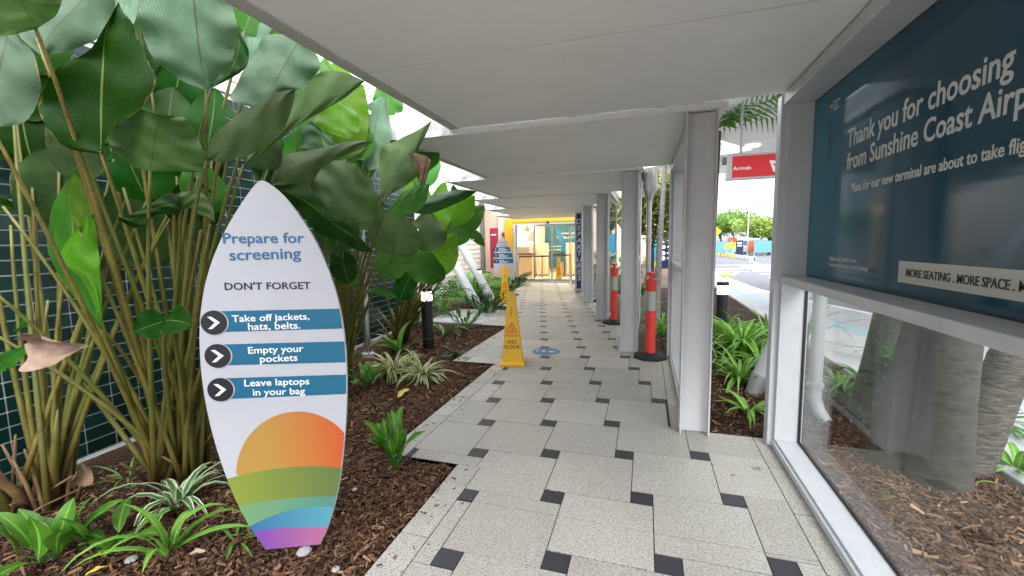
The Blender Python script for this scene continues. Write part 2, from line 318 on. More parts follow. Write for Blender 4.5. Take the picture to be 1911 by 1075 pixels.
# ------------------------------------------------------------------ mesh builder
class MB:
    def __init__(s): s.v = []; s.f = []; s.mi = []; s.uv = []; s.tint = []; s.has_uv = False
    def add(s, vs, fs, mi=0, uvs=None, tint=None):
        o = len(s.v); s.v += [tuple(v) for v in vs]
        for f in fs: s.f.append(tuple(o+i for i in f)); s.mi.append(mi)
        if uvs is None: s.uv += [(0, 0)]*len(vs)
        else: s.uv += list(uvs); s.has_uv = True
        s.tint += [tint if tint is not None else .5]*len(vs)
        return s
    def box(s, x0, y0, z0, x1, y1, z1, mi=0, tint=None):
        return s.add([(x0, y0, z0), (x1, y0, z0), (x1, y1, z0), (x0, y1, z0), (x0, y0, z1), (x1, y0, z1), (x1, y1, z1), (x0, y1, z1)],
                     [(0, 3, 2, 1), (4, 5, 6, 7), (0, 1, 5, 4), (1, 2, 6, 5), (2, 3, 7, 6), (3, 0, 4, 7)], mi, None, tint)
    def obox(s, o, ax, ay, az, mi=0, tint=None):
        """box from corner o with edge vectors"""
        o, ax, ay, az = map(Vector, (o, ax, ay, az)); p = [o, o+ax, o+ax+ay, o+ay]; p += [q+az for q in p]
        fs = [(0, 3, 2, 1), (4, 5, 6, 7), (0, 1, 5, 4), (1, 2, 6, 5), (2, 3, 7, 6), (3, 0, 4, 7)]
        if ax.cross(ay).dot(az) < 0: fs = [tuple(reversed(f)) for f in fs]
        return s.add(p, fs, mi, None, tint)
    def bar(s, a, b, w, h, mi=0, up=(0, 0, 1)):
        a, b = Vector(a), Vector(b); d = (b-a).normalized(); u = Vector(up)
        if abs(d.dot(u)) > .98: u = Vector((0, 1, 0))
        x = d.cross(u).normalized(); y = x.cross(d)
        return s.obox(a-x*w/2-y*h/2, x*w, y*h, b-a, mi)
    def tube(s, pts, rad, n=12, mi=0, caps=True, tint=None):
        pts = [Vector(p) for p in pts]; k = len(pts)
        if isinstance(rad, (int, float)): rad = [rad]*k
        vs = []; fs = []; uvs = []; ref = None
        for i, p in enumerate(pts):
            d = (pts[min(i+1, k-1)]-pts[max(i-1, 0)]).normalized()
            if ref is None: ref = Vector((1, 0, 0)) if abs(d.x) < .8 else Vector((0, 1, 0))
            x = d.cross(ref).normalized(); y = d.cross(x).normalized(); ref = y*-1 if False else ref
            for j in range(n):
                a = 2*math.pi*j/n; vs.append(p+(x*math.cos(a)+y*math.sin(a))*rad[i]); uvs.append((i/(k-1), j/n))
        for i in range(k-1):
            for j in range(n):
                j2 = (j+1) % n; fs.append((i*n+j, i*n+j2, (i+1)*n+j2, (i+1)*n+j))
        if caps: fs.append(tuple(reversed(range(n)))); fs.append(tuple((k-1)*n+j for j in range(n)))
        return s.add(vs, fs, mi, None, tint)
    def lathe(s, c, prof, n=24, mi=0, a0=0):
        c = Vector(c); vs = []; fs = []; k = len(prof)
        for r, z in prof:
            for j in range(n):
                a = a0+2*math.pi*j/n; vs.append(c+Vector((r*math.cos(a), r*math.sin(a), z)))
        for i in range(k-1):
            for j in range(n):
                j2 = (j+1) % n; fs.append((i*n+j, i*n+j2, (i+1)*n+j2, (i+1)*n+j))
        fs.append(tuple(reversed(range(n)))); fs.append(tuple((k-1)*n+j for j in range(n)))
        return s.add(vs, fs, mi)
    def prism(s, poly, ext, mi=0):
        """poly: list of 3D points (CCW seen from front), ext: extrusion vector (towards the back)"""
        poly = [Vector(p) for p in poly]; e = Vector(ext); n = len(poly)
        nrm = Vector((0, 0, 0))
        for i in range(n): nrm += poly[i].cross(poly[(i+1) % n])
        if nrm.dot(e) > 0: poly.reverse()
        vs = poly+[p+e for p in poly]
        fs = [tuple(range(n)), tuple(reversed(range(n, 2*n)))]+[(i, i+n, (i+1) % n+n, (i+1) % n) for i in range(n)]
        return s.add(vs, fs, mi)
    def build(s, name, mats, parent=None, smooth=False, bevel=0, autos=None):
        loc = parent_loc(parent) if parent else Vector((0, 0, 0))
        me = bpy.data.meshes.new(name)
        me.from_pydata([tuple(Vector(v)-loc) for v in s.v], [], s.f)
        if not isinstance(mats, (list, tuple)): mats = [mats]
        for x in mats: me.materials.append(M[x] if isinstance(x, str) else x)
        me.polygons.foreach_set('material_index', s.mi)
        if s.has_uv:
            ul = me.uv_layers.new(name='UVMap'); li = np.empty(len(me.loops), dtype=np.int32); me.loops.foreach_get('vertex_index', li)
            ul.data.foreach_set('uv', np.array(s.uv, dtype=np.float32)[li].ravel())
        a = me.attributes.new('tint', 'FLOAT', 'POINT'); a.data.foreach_set('value', np.array(s.tint, dtype=np.float32))
        if smooth: me.polygons.foreach_set('use_smooth', [True]*len(me.polygons))
        me.update()
        o = bpy.data.objects.new(name, me); C.objects.link(o)
        if parent: o.parent = parent
        if bevel:
            b = o.modifiers.new('bevel', 'BEVEL'); b.width = bevel; b.segments = 2; b.limit_method = 'ANGLE'; b.angle_limit = R(40)
        if autos:
            b = o.modifiers.new('split', 'EDGE_SPLIT'); b.split_angle = R(autos)
        return o
def parent_loc(p):
    l = Vector((0, 0, 0))
    while p is not None: l += p.location; p = p.parent
    return l
def tag(o, label, cat, group=None):
    o['label'] = label; o['category'] = cat
    if group: o['group'] = group
    return o
def thing(name, label, cat, loc=(0, 0, 0), group=None):
    o = bpy.data.objects.new(name, None); C.objects.link(o); o.location = loc; o.empty_display_size = .1
    return tag(o, label, cat, group)
def struct(o, kind='structure'): o['kind'] = kind; return o
def text(body, size, bold=0, shear=0, align='LEFT', space=1.0, lines=1.0):
    cu = bpy.data.curves.new('t', 'FONT'); cu.body = body; cu.size = size; cu.offset = min(bold, size*.013); cu.shear = shear; cu.align_x = align
    cu.space_character = space; cu.space_line = lines; cu.extrude = .0008; cu.resolution_u = 3
    o = bpy.data.objects.new('t', cu); C.objects.link(o); bpy.context.view_layer.update()
    me = bpy.data.meshes.new_from_object(o.evaluated_get(bpy.context.evaluated_depsgraph_get()))
    bpy.data.objects.remove(o); bpy.data.curves.remove(cu); return me
def place_text(name, body, size, mat, origin, ux, uz, parent, fit=None, bold=0, shear=0, align='LEFT', space=1.0, lines=1.0, sy=1.0):
    """lettering on a plane: ux = reading direction, uz = up; fit = total width in metres"""
    me = text(body, size, bold, shear, align, space, lines); xs = [v.co.x for v in me.vertices]
    sx = fit/(max(xs)-min(xs)) if fit else 1.0; x0 = min(xs) if align == 'LEFT' else 0
    ux, uz = Vector(ux).normalized(), Vector(uz).normalized(); nz = ux.cross(uz); loc = parent_loc(parent)
    for v in me.vertices:
        p = Vector(origin)+ux*((v.co.x-x0)*sx)+uz*(v.co.y*sx*sy if fit else v.co.y*sy)+nz*v.co.z; v.co = p-loc
    me.name = name; me.materials.clear(); me.materials.append(M[mat]); o = bpy.data.objects.new(name, me); C.objects.link(o); o.parent = parent; return o
def copy_tree(o, parent=None):
    c = o.copy(); C.objects.link(c); c.parent = parent
    for ch in list(o.children): copy_tree(ch, c)
    return c
DX, DY = -0.6, 2.46

# ------------------------------------------------------------------ ground, path, beds, road
b = MB(); b.add([(-600, -600, -.2), (600, -600, -.2), (600, 900, -.2), (-600, 900, -.2)], [(0, 1, 2, 3)]); struct(b.build('ground', 'earth'))

def paving():
    A, B = .523, .1275; ox, oy = -.397-B/2, 1.9-B/2
    g = .003; mb = MB(); gr = MB()
    def left(y): return -1.25+DX*max(0, math.ceil((y-2.63)/DY))
    def right(y): return .92+DX*max(0, math.ceil((y-3.62)/DY)) + (0 if y < 3.62 else .0)
    cuts = sorted([-2.0, 2.63+0*DY, 16.9]+[2.63+DY*k for k in range(1, 6)]+[3.62+DY*k for k in range(0, 6)])
    def cell(x0, y0, x1, y1, mi, hole):
        t = rnd.random()
        for a, c in zip(cuts, cuts[1:]):
            ym = (a+c)/2; L, Rr = left(ym)+.168, right(ym)-.10
            X0, X1, Y0, Y1 = max(x0+g, L+g), min(x1-g, Rr-g), max(y0+g, a), min(y1-g, c)
            segs = [(Y0, Y1)]
            if Y0 < 2.245 < Y1: segs = [(Y0, 2.245-g), (2.245+g, Y1)]
            for q0, q1 in segs:
                if X1-X0 > .012 and q1-q0 > .008: mb.box(X0, q0, -.03, X1, q1, 0, mi, t)
    for i in range(-40, 45):
        for j in range(-30, 45):
            x = ox+i*A-j*B; y = oy+i*B+j*A
            if not (-7 < x < 2 and -2.7 < y < 17.2): continue
            cell(x-A, y, x, y+A, 0, 0)           # big tile left of the small square
            cell(x, y, x+B, y+B, 1, 0)
    # border courses
    for a, c in zip(cuts, cuts[1:]):
        ym = (a+c)/2; L, Rr = left(ym), right(ym)
        y = a
        while y < c-.01:
            l = min(rnd.choice((.24, .42, .52, .52)), c-y)
            if c-y-l < .1: l = c-y
            mb.box(L, y+g, -.03, L+.168-g, y+l-g, 0, 0, rnd.random()); y += l
        y = a
        while y < c-.01:
            l = min(.52, c-y); mb.box(Rr-.10+g, y+g, -.03, Rr, y+l-g, 0, 0, rnd.random()*.5); y += l
        gr.box(L+.004, a, -.14, Rr-.004, c, -.005, 2)
    for v, f, mi, t in [(gr.v, gr.f, gr.mi, gr.tint)]:
        o = len(mb.v); mb.v += v; mb.f += [tuple(o+i for i in q) for q in f]; mb.mi += mi; mb.tint += t; mb.uv += [(0, 0)]*len(v)
    struct(mb.build('paved_path', ['paver_cream', 'paver_black', 'grout']))
paving()

def bed(name, x0, y0, x1, y1, z, amp, seed, step=.09):
    r = random.Random(seed); nx = int((x1-x0)/step); ny = int((y1-y0)/step); vs = []; fs = []
    from mathutils import noise as N
    for j in range(ny+1):
        for i in range(nx+1):
            x = x0+(x1-x0)*i/nx; y = y0+(y1-y0)*j/ny
            vs.append((x, y, z+amp*N.noise(Vector((x*1.4, y*1.4, seed)))+amp*.5*N.noise(Vector((x*6, y*6, seed)))))
    for j in range(ny):
        for i in range(nx): a = j*(nx+1)+i; fs.append((a, a+1, a+nx+2, a+nx+1))
    mb = MB(); mb.add(vs, fs); return struct(mb.build(name, 'mulch_bed', smooth=True))
bed('garden_soil', -6.2, -1.5, -1.2, 16.3, -.045, .022, 1)
bed('garden_soil', .3, -1.0, 2.28, 15.5, -.05, .022, 2)
def chips(name, areas, seed):
    """bark chips: too many to count"""
    r = random.Random(seed); V = []; F = []; T = []; n = 0
    for (fx, count, s0, s1, *zz) in areas:
        zo = zz[0] if zz else -.036; zv = .004 if zz else .012
        for _ in range(count):
            x, y = fx(r); L = r.uniform(s0, s1)*r.choice((.6, 1, 1, 1.3)); W = L*r.uniform(.14, .34); H = r.uniform(.002, .005)
            a = r.uniform(0, math.tau); tl = r.gauss(0, .3); rl = r.gauss(0, .5)
            u = Vector((math.cos(a)*math.cos(tl), math.sin(a)*math.cos(tl), math.sin(tl))); sd_ = Vector((-math.sin(a)*math.cos(rl), math.cos(a)*math.cos(rl), math.sin(rl)))
            up = u.cross(sd_).normalized(); c = Vector((x, y, zo+r.uniform(-zv, zv*1.6)))
            k = r.uniform(.5, 1)
            p = [c-u*L/2-sd_*W/2, c+u*L/2-sd_*W/2*k, c+u*L/2+sd_*W/2*k, c-u*L/2+sd_*W/2]; p += [q+up*H for q in p]
            V += [tuple(q) for q in p]; F += [tuple(n+i for i in f) for f in ((4, 5, 6, 7), (0, 1, 5, 4), (1, 2, 6, 5), (2, 3, 7, 6), (3, 0, 4, 7))]
            T += [min(1, max(0, r.betavariate(1.5, 2.0)))]*8; n += 8
    mb = MB(); mb.v = V; mb.f = F; mb.mi = [0]*len(F); mb.uv = [(0, 0)]*len(V); mb.tint = T
    return struct(mb.build(name, 'wood_chip'), 'stuff')
def rect(x0, y0, x1, y1): return lambda r: (r.uniform(x0, x1), r.uniform(y0, y1))
def leftbed(y0, y1, x0):
    def f(r):
        y = r.uniform(y0, y1); L = -1.27+DX*max(0, math.ceil((y-2.63)/DY)); return (r.triangular(x0, L-.02, L-.02), y)
    return f
def pathedge(r):
    y = r.uniform(.7, 8); return (-1.25+DX*max(0, math.ceil((y-2.63)/DY))+abs(r.gauss(0, .10)), y)
chips('bark_mulch', [(leftbed(.6, 2.63, -3.9), 15000, .02, .055), (leftbed(2.63, 5.09, -4.2), 10000, .022, .055), (leftbed(5.09, 7.5, -4.6), 5000, .03, .07), (leftbed(9.4, 15, -5.8), 2500, .04, .09), (pathedge, 150, .012, .03, .006)], 11)
chips('bark_mulch', [(rect(1.14, .3, 2.25, 3.6), 13000, .02, .055), (rect(.56, 3.64, 2.25, 6.5), 7000, .022, .055), (rect(0, 6, 2.2, 9), 2500, .03, .06)], 12)

def slabs():
    b = MB(); b.box(-4.35, 7.72, -.15, -3.06, 9.45, -.012); struct(b.build('concrete_slab', 'concrete', bevel=.004))
    # garden kerb, footpath, road kerb, road
    b = MB(); b.box(2.28, -8, -.2, 2.42, 30, -.005); struct(b.build('garden_kerb', 'footpath_mat', bevel=.012))
    K = [(7.6, -20), (6.6, -4), (5.6, 4), (4.9, 8), (4.3, 10.8), (3.55, 13.5), (3.1, 16.5), (2.95, 20), (3.1, 26), (3.9, 36), (5.5, 50), (7, 70)]
    b = MB(); vs = []; n = len(K)
    for x, y in K: vs += [(2.42, y, -.02), (x, y, -.02)]
    b.add(vs, [(2*i, 2*i+1, 2*i+3, 2*i+2) for i in range(n-1)]); struct(b.build('footpath', 'footpath_mat'))
    b = MB(); vs = []
    for x, y in K: vs += [(x+.005, y, -.02), (x+.15, y, -.02), (x+.15, y, -.16), (x+.005, y, -.16)]
    b.add(vs, [tuple(4*i+q for q in (k, (k+1) % 4, (k+1) % 4+4, k+4)) for i in range(n-1) for k in range(4)]); struct(b.build('road_kerb', 'white_line'))
    b = MB(); b.add([(2.5, -60, -.15), (70, -60, -.15), (70, 200, -.15), (2.5, 200, -.15)], [(0, 1, 2, 3)]); struct(b.build('road', 'asphalt'))
    # painted marks on the road and the blue wayfinding line on the footpath
    b = MB()
    def strip(pts, wd, z=-.146, mi=0):
        for (x0, y0), (x1, y1) in zip(pts, pts[1:]):
            d = Vector((x1-x0, y1-y0, 0)).normalized(); q = Vector((-d.y, d.x, 0))*wd/2; p0, p1 = Vector((x0, y0, z)), Vector((x1, y1, z))
            b.add([p0-q, p1-q, p1+q, p0+q], [(0, 1, 2, 3)], mi)
    strip([(x+.55, y) for x, y in K], .12)
    strip([(x+3.9, y+1) for x, y in K[3:]], .12)
    for i in range(8):
        y = 17+i*2.1; strip([(5.0+i*.12, y), (7.2+i*.2, y+.2)], .45)
    strip([(4, 27.5), (12, 29)], .5); strip([(4.5, 31), (6.8, 31.4)], .35); strip([(4.0, 22.6), (4.8, 25.4)], .2); strip([(4.3, 25.2), (4.8, 25.4), (5.2, 25.0)], .2)
    struct(b.build('road_marking', 'white_line'))
    b = MB()
    strip([(3.75, 2), (3.6, 6), (3.45, 8.3), (3.25, 9.6), (2.85, 11.4), (2.62, 14.6), (2.6, 20)], .10, -.016)
    struct(b.build('footpath_line', 'blue_line'))
slabs()

# ------------------------------------------------------------------ walkway canopy
ZC = [2.56, 2.52, 2.50, 2.485, 2.475, 2.47, 2.465]
def canopy_section(k):
    y0 = 3.54+DY*(k-1); y1 = y0+DY; z = ZC[max(0, k)]
    if k == 0: y0 = -1.6
    xl = -1.66-.63*k; xr = 1.16+DX*k
    pos = ['above the surfboard sign', 'behind the first column', 'third from the camera', 'fourth from the camera', 'fifth from the camera', 'nearest the yellow doorway'][k]
    t = thing('canopy_section', 'flat white walkway roof section ' + pos, 'canopy', (xl, y0, z), 'stepped roof sections over the walkway')
    pm = MB(); ys = [y0+.004, 2.25, y1-.004] if k == 0 else [y0+.06, (y0+y1)/2+.02, y1-.004]
    if k == 0: ys = [y0+.004, -.25, 1.0, 2.25, y1-.004]
    for a, c in zip(ys, ys[1:]): pm.box(xl+.09, a+.005, z, xr, c-.005, z+.04)
    pm.build('ceiling_panel', 'ceiling_paint', t)
    s = MB(); s.box(xl+.02, y0+.03, z+.042, xr-.01, y1-.01, z+.20); s.build('roof_deck', 'roof_edge', t)
    f = MB(); f.box(xl, y0, z-.004, xl+.087, y1, z+.22); f.build('side_fascia', 'fascia', t, bevel=.004)
    if k > 0:
        f = MB(); f.box(xl+.63+.005, y0, z-.012, xr, y0+.055, z+.036); f.build('front_trim', 'ceiling_paint', t, bevel=.004)
        f = MB(); f.box(xl+.089, y0, z-.012, xl+.63, y0+.055, z+.235); f.build('front_fascia', 'roof_edge', t, bevel=.004)
for k in range(6): canopy_section(k)

def column(k):
    x = .28+DX*(k-1); y = 3.54+DY*(k-1); z = ZC[k]-.013
    pos = ['', 'nearest the camera, beside the big window', 'between the two red bollards', 'beyond the farther red bollard', 'fourth along the walkway', 'behind the blue departures sign'][k]
    t = thing('steel_column', 'white steel channel column ' + pos, 'column', (x, y, 0), 'white columns along the walkway')
    b = MB(); W = .222; b.box(x, y+.075, .004, x+W, y+.095, z); b.build('web', 'white_post', t)
    b = MB(); b.box(x, y, .0, x+.012, y+.0745, z); b.box(x, y+.0955, 0, x+.012, y+.17, z); b.build('flange', 'white_post', t, bevel=.002)
    b = MB(); b.box(x+W-.012, y, .0, x+W, y+.0745, z); b.box(x+W-.012, y+.0955, 0, x+W, y+.17, z); b.build('flange', 'white_post', t, bevel=.002)
for k in range(1, 6): column(k)

def window_wall(k):
    xi = .92+DX*k if k else .92; xo = xi+.182
    y1 = 3.5+DY*k; y0 = (1.02 if k == 0 else 3.80+DY*(k-1)); z = ZC[k]-.016
    pos = ['with the poster, right of the column nearest the camera', 'running behind the column nearest the camera', 'behind the column between the red bollards', 'beyond the farther red bollard', 'near the departures sign', 'behind the departures sign'][k]
    t = thing('window_wall', 'white framed glazed wall panel ' + pos, 'glazed wall', (xi, y0, 0), 'glazed wall panels along the walkway')
    b = MB(); b.box(xi-.03, y1, 0, xo+.015, y1+.10, z); b.box(xi-.03, y0-.10, 0, xo+.015, y0, z); b.build('post', 'white_frame', t, bevel=.006)
    b = MB(); b.box(xi, y0, 0, xo, y1, .045); b.box(xi+.02, y0, .045, xo, y1, .06); b.build('bottom_rail', 'white_frame', t, bevel=.004)
    b = MB(); b.box(xi, y0, 1.235, xo, y1, 1.285); b.build('middle_rail', 'white_frame', t, bevel=.004)
    b = MB(); b.box(xi-.02, y0, z-.075, xo, y1, z); b.build('top_rail', 'white_frame', t, bevel=.004)
    b = MB()
    for ya, yb in ((y0, y0+.03), (y1-.03, y1)):
        b.box(xi+.012, ya, .06, xo, yb, 1.235); b.box(xi+.012, ya, 1.285, xo, yb, z-.075)
    b.build('jamb', 'white_frame', t, bevel=.003)
    ya, yb = y0+.03, y1-.03; g = MB()
    for za, zb in ((.06, 1.235), (1.285, z-.075)):
        g.box(xo-.022, ya, za, xo-.004, ya+.009, zb); g.box(xo-.022, yb-.009, za, xo-.004, yb, zb)
        g.box(xo-.022, ya+.009, za, xo-.004, yb-.009, za+.009); g.box(xo-.022, ya+.009, zb-.009, xo-.004, yb-.009, zb)
    g.build('gasket', 'gasket', t)
    for za, zb in ((.069, 1.226), (1.294, z-.084)):
        if k == 0 and za > 1: continue
        b = MB(); b.box(xo-.016, ya+.009, za, xo-.008, yb-.009, zb); b.build('pane', 'glass', t)
    return t, xo, ya, yb, z
WW = [window_wall(k) for k in range(0, 6)]

# poster in the upper opening of the near window
def poster():
    t0, xo, ya, yb, z = WW[0]; X = xo-.012; F = X-.0105; top = z-.084
    t = thing('poster', 'dark teal airport poster with large white lettering filling the upper window opening', 'poster', (X, yb, 1.294))
    b = MB(); b.box(X-.01, ya+.01, 1.294, X, yb-.01, top); b.build('panel', 'poster_print', t)
    ux, uz = (0, -1, 0), (0, 0, 1)
    P = lambda px, py: at_x(px, py, F)
    def put(body, y, zb, fit, size, mat='poster_text', bold=0.002, name='lettering', sy=1.14):
        place_text(name, body, size, mat, (F, y, zb), ux, uz, t, fit=fit, bold=bold, sy=sy)
    s = F/1.127
    def line(body, ref, yl, yr, zb, bold, mat='poster_text'):
        """body starts at yl; the piece ref of it ends at yr"""
        m0 = text(ref, .1, bold); xs = [v.co.x for v in m0.vertices]; w0 = max(xs)-min(xs); sc_ = (yl-yr)/w0
        m1 = text(body, .1, bold); xs = [v.co.x for v in m1.vertices]; w1 = (max(xs)-min(xs))*sc_
        put(body, yl, zb, w1, .1, mat, bold)
    line('Thank you for choosing To fly', 'Thank you for choosing', 3.06*s+.0, 1.86*s, 2.075*s+1.55*(1-s), .0022)
    line('from Sunshine Coast Airport', 'from Sunshine Coast Air', 3.05*s, 1.845*s, 1.945*s+1.55*(1-s), .0022)
    line('Plans for our new terminal are about to take flight', 'Plans for our new terminal are about to take f', 2.97*s, 1.83*s, 1.808*s+1.55*(1-s), .0012)
    line('Follow our journey here', 'Follow our journey here', 3.22*s, 2.86*s, 1.405*s+1.55*(1-s), 0)
    line('www.sunshinecoastairport.com.au', 'www.sunshinecoastairport.com.au', 3.22*s, 2.72*s, 1.368*s+1.55*(1-s), 0)
    b = MB(); b.box(F-.0006, ya+.01, 1.348, F+.0002, 2.43*s, 1.442); b.build('banner', 'poster_strip', t)
    m0 = None
    place_text('lettering', 'MORE SEATING . MORE SPACE . MORE CHOICE', .1, 'black_print', (F-.0016, 2.365*s, 1.378), ux, uz, t, fit=.86, bold=.0018, sy=1.15)
    # emblem: a small sun over a wave, with three short lines beside it
    em = MB(); c = Vector((F-.0005, 3.325*s, 2.345)); pts = [c+Vector((0, -math.cos(a)*.02, math.sin(a)*.02)) for a in [math.pi*i/12 for i in range(13)]]
    em.prism(pts, (.0008, 0, 0)); em.build('emblem', 'kerb_yellow', t)
    for i, q in enumerate(('Sunshine', 'Coast', 'Airport')):
        place_text('lettering', q, .026, 'poster_text', (F-.0008, 3.295*s, 2.358-.022*i), ux, uz, t)
    a = [Vector((F-.0004, yy, zz)) for yy, zz in ((3.36*s, 2.02), (3.36*s, 2.30), (3.30*s, 2.22), (3.27*s, 2.12))]
    d = MB(); d.prism(a, (.0006, 0, 0)); d.build('corner_shape', 'teal_wall', t)
poster()

# ------------------------------------------------------------------ left: tiled wall, building, pole, props
def tiled_wall():
    t = thing('tiled_wall', 'dark green glazed tile wall with pale grout behind the big leafy plants', 'wall', (-4.0, 1.5, 0))
    a = Vector((-3.80, -1.2, 0)); b_ = Vector((-4.50, 7.9, 0)); d = (b_-a); L = d.length; d.normalize(); n = Vector((d.y, -d.x, 0)); H = 3.1
    # d along the wall; n points to +X (towards the path)
    if n.x < 0: n = -n
    m = MB(); m.obox(a-n*.2+Vector((0, 0, -.1)), d*L, n*.195, Vector((0, 0, H+.14))); m.build('backing', 'light_grout', t)
    tm = MB(); TL, TH, g = .2, .1, .0045; r = random.Random(5)
    for i in range(int(L/TL)):
        for j in range(int(H/TH)):
            o = a+d*(i*TL+g)+Vector((0, 0, j*TH+g)); e = [r.uniform(-.0005, .0022) for _ in range(4)]
            p = [o, o+d*(TL-2*g), o+d*(TL-2*g)+Vector((0, 0, TH-2*g)), o+Vector((0, 0, TH-2*g))]
            f = [q+n*e[k] for k, q in enumerate(p)]; p = [q-n*.004 for q in p]
            tm.add(p+f, [(4, 5, 6, 7), (0, 1, 5, 4), (1, 2, 6, 5), (2, 3, 7, 6), (3, 0, 4, 7)], 0, None, r.random())
    tm.build('tile_face', 'green_glaze', t)
    c = MB(); c.obox(a-n*.22+Vector((0, 0, H+.045)), d*L, n*.235, Vector((0, 0, .05))); c.build('coping', 'galv', t, bevel=.006)
tiled_wall()

def building():
    t = thing('terminal_building', 'tall pale weatherboard terminal building beyond the garden and doorway', 'building', (-6.2, 6, 0))
    X = -6.15; Y1 = 15.95
    m = MB(); m.box(X-.3, -6, -.1, X-.03, Y1, 5.64); m.build('wall_core', 'weatherboard', t)
    m = MB(); n = 33
    for i in range(n):
        z0 = i*.172; z1 = z0+.168
        m.add([(X-.028, -6, z0), (X+.022, -6, z0), (X+.004, -6, z1), (X-.028, -6, z1), (X-.028, Y1, z0), (X+.022, Y1, z0), (X+.004, Y1, z1), (X-.028, Y1, z1)],
              [(0, 1, 2, 3), (7, 6, 5, 4), (1, 5, 6, 2), (0, 4, 5, 1), (3, 2, 6, 7)])
    m.build('cladding', 'weatherboard', t)
    m = MB(); m.box(X+.04, Y1-.45, 0, X+.12, Y1-.37, 5.6); m.box(X+.04, Y1-.26, 0, X+.12, Y1-.18, 5.6)
    m.build('downpipe', 'grey_bar', t)
    # end wall that holds the doorway
    Y = 16.5
    m = MB(); m.box(-8, Y+.02, -.1, -5.40, Y+.22, 3.4); m.box(-2.3, Y+.02, -.1, -1.2, Y+.22, 3.4); m.box(-5.40, Y+.02, 2.52, -2.3, Y+.22, 3.4); m.build('end_wall', 'salmon', t)
    m = MB()
    for i in range(16):
        z0 = i*.172; m.box(-5.72, Y-.03, z0, -5.41, Y+.018, z0+.165)
    m.build('end_cladding', 'weatherboard', t)
    m = MB(); m.box(-6.25, Y1+.08, 0, -5.76, Y+.015, 3.3); m.build('pier', 'salmon', t, bevel=.01)
    m = MB(); m.box(X+.01, 13.95, 1.0, X+.10, 14.05, 1.28); m.build('meter_box', 'grey_bar', t, bevel=.005)
    return t
BLD = building()

def doorway():
    Y = 16.42
    t = thing('doorway', 'yellow framed sliding glass doors at the end of the walkway', 'doorway', (-3.8, Y, 0))
    m = MB(); m.box(-5.40, Y-.10, 0, -5.06, Y+.12, 2.50); m.box(-2.40, Y-.10, 0, -2.10, Y+.12, 2.50); m.build('jamb', 'yellow_paint', t, bevel=.008)
    m = MB(); m.box(-5.06, Y-.10, 2.36, -2.40, Y+.12, 2.50); m.build('header', 'yellow_paint', t, bevel=.008)
    m = MB(); m.box(-5.06, Y-.07, 0, -4.96, Y+.06, 2.36); m.box(-4.96, Y-.07, 2.27, -2.40, Y+.06, 2.36); m.box(-4.96, Y-.07, -.0, -2.40, Y+.06, .035); m.build('inner_frame', 'white_frame', t, bevel=.004)
    for i, (x0, x1) in enumerate(((-4.955, -4.22), (-4.20, -3.50), (-3.48, -2.78), (-2.76, -2.40))):
        d = MB(); y = Y-.02 if i in (1, 2) else Y+.03
        d.box(x0, y-.015, .04, x0+.03, y+.015, 2.26); d.box(x1-.03, y-.015, .04, x1, y+.015, 2.26); d.box(x0+.03, y-.015, .04, x1-.03, y+.015, .13); d.box(x0+.03, y-.015, 2.2, x1-.03, y+.015, 2.26)
        lf = d.build('door_leaf', 'steel', t)
        d = MB(); d.box(x0+.03, y-.004, .13, x1-.03, y+.004, 2.2); d.build('pane', 'door_glass', lf)
    m = MB(); m.lathe((-3.62, Y-.16, 2.29), [(.02, 0), (.045, .03), (.045, .09), (.02, .1)], 16); m.build('sensor', 'black_metal', t)
doorway()

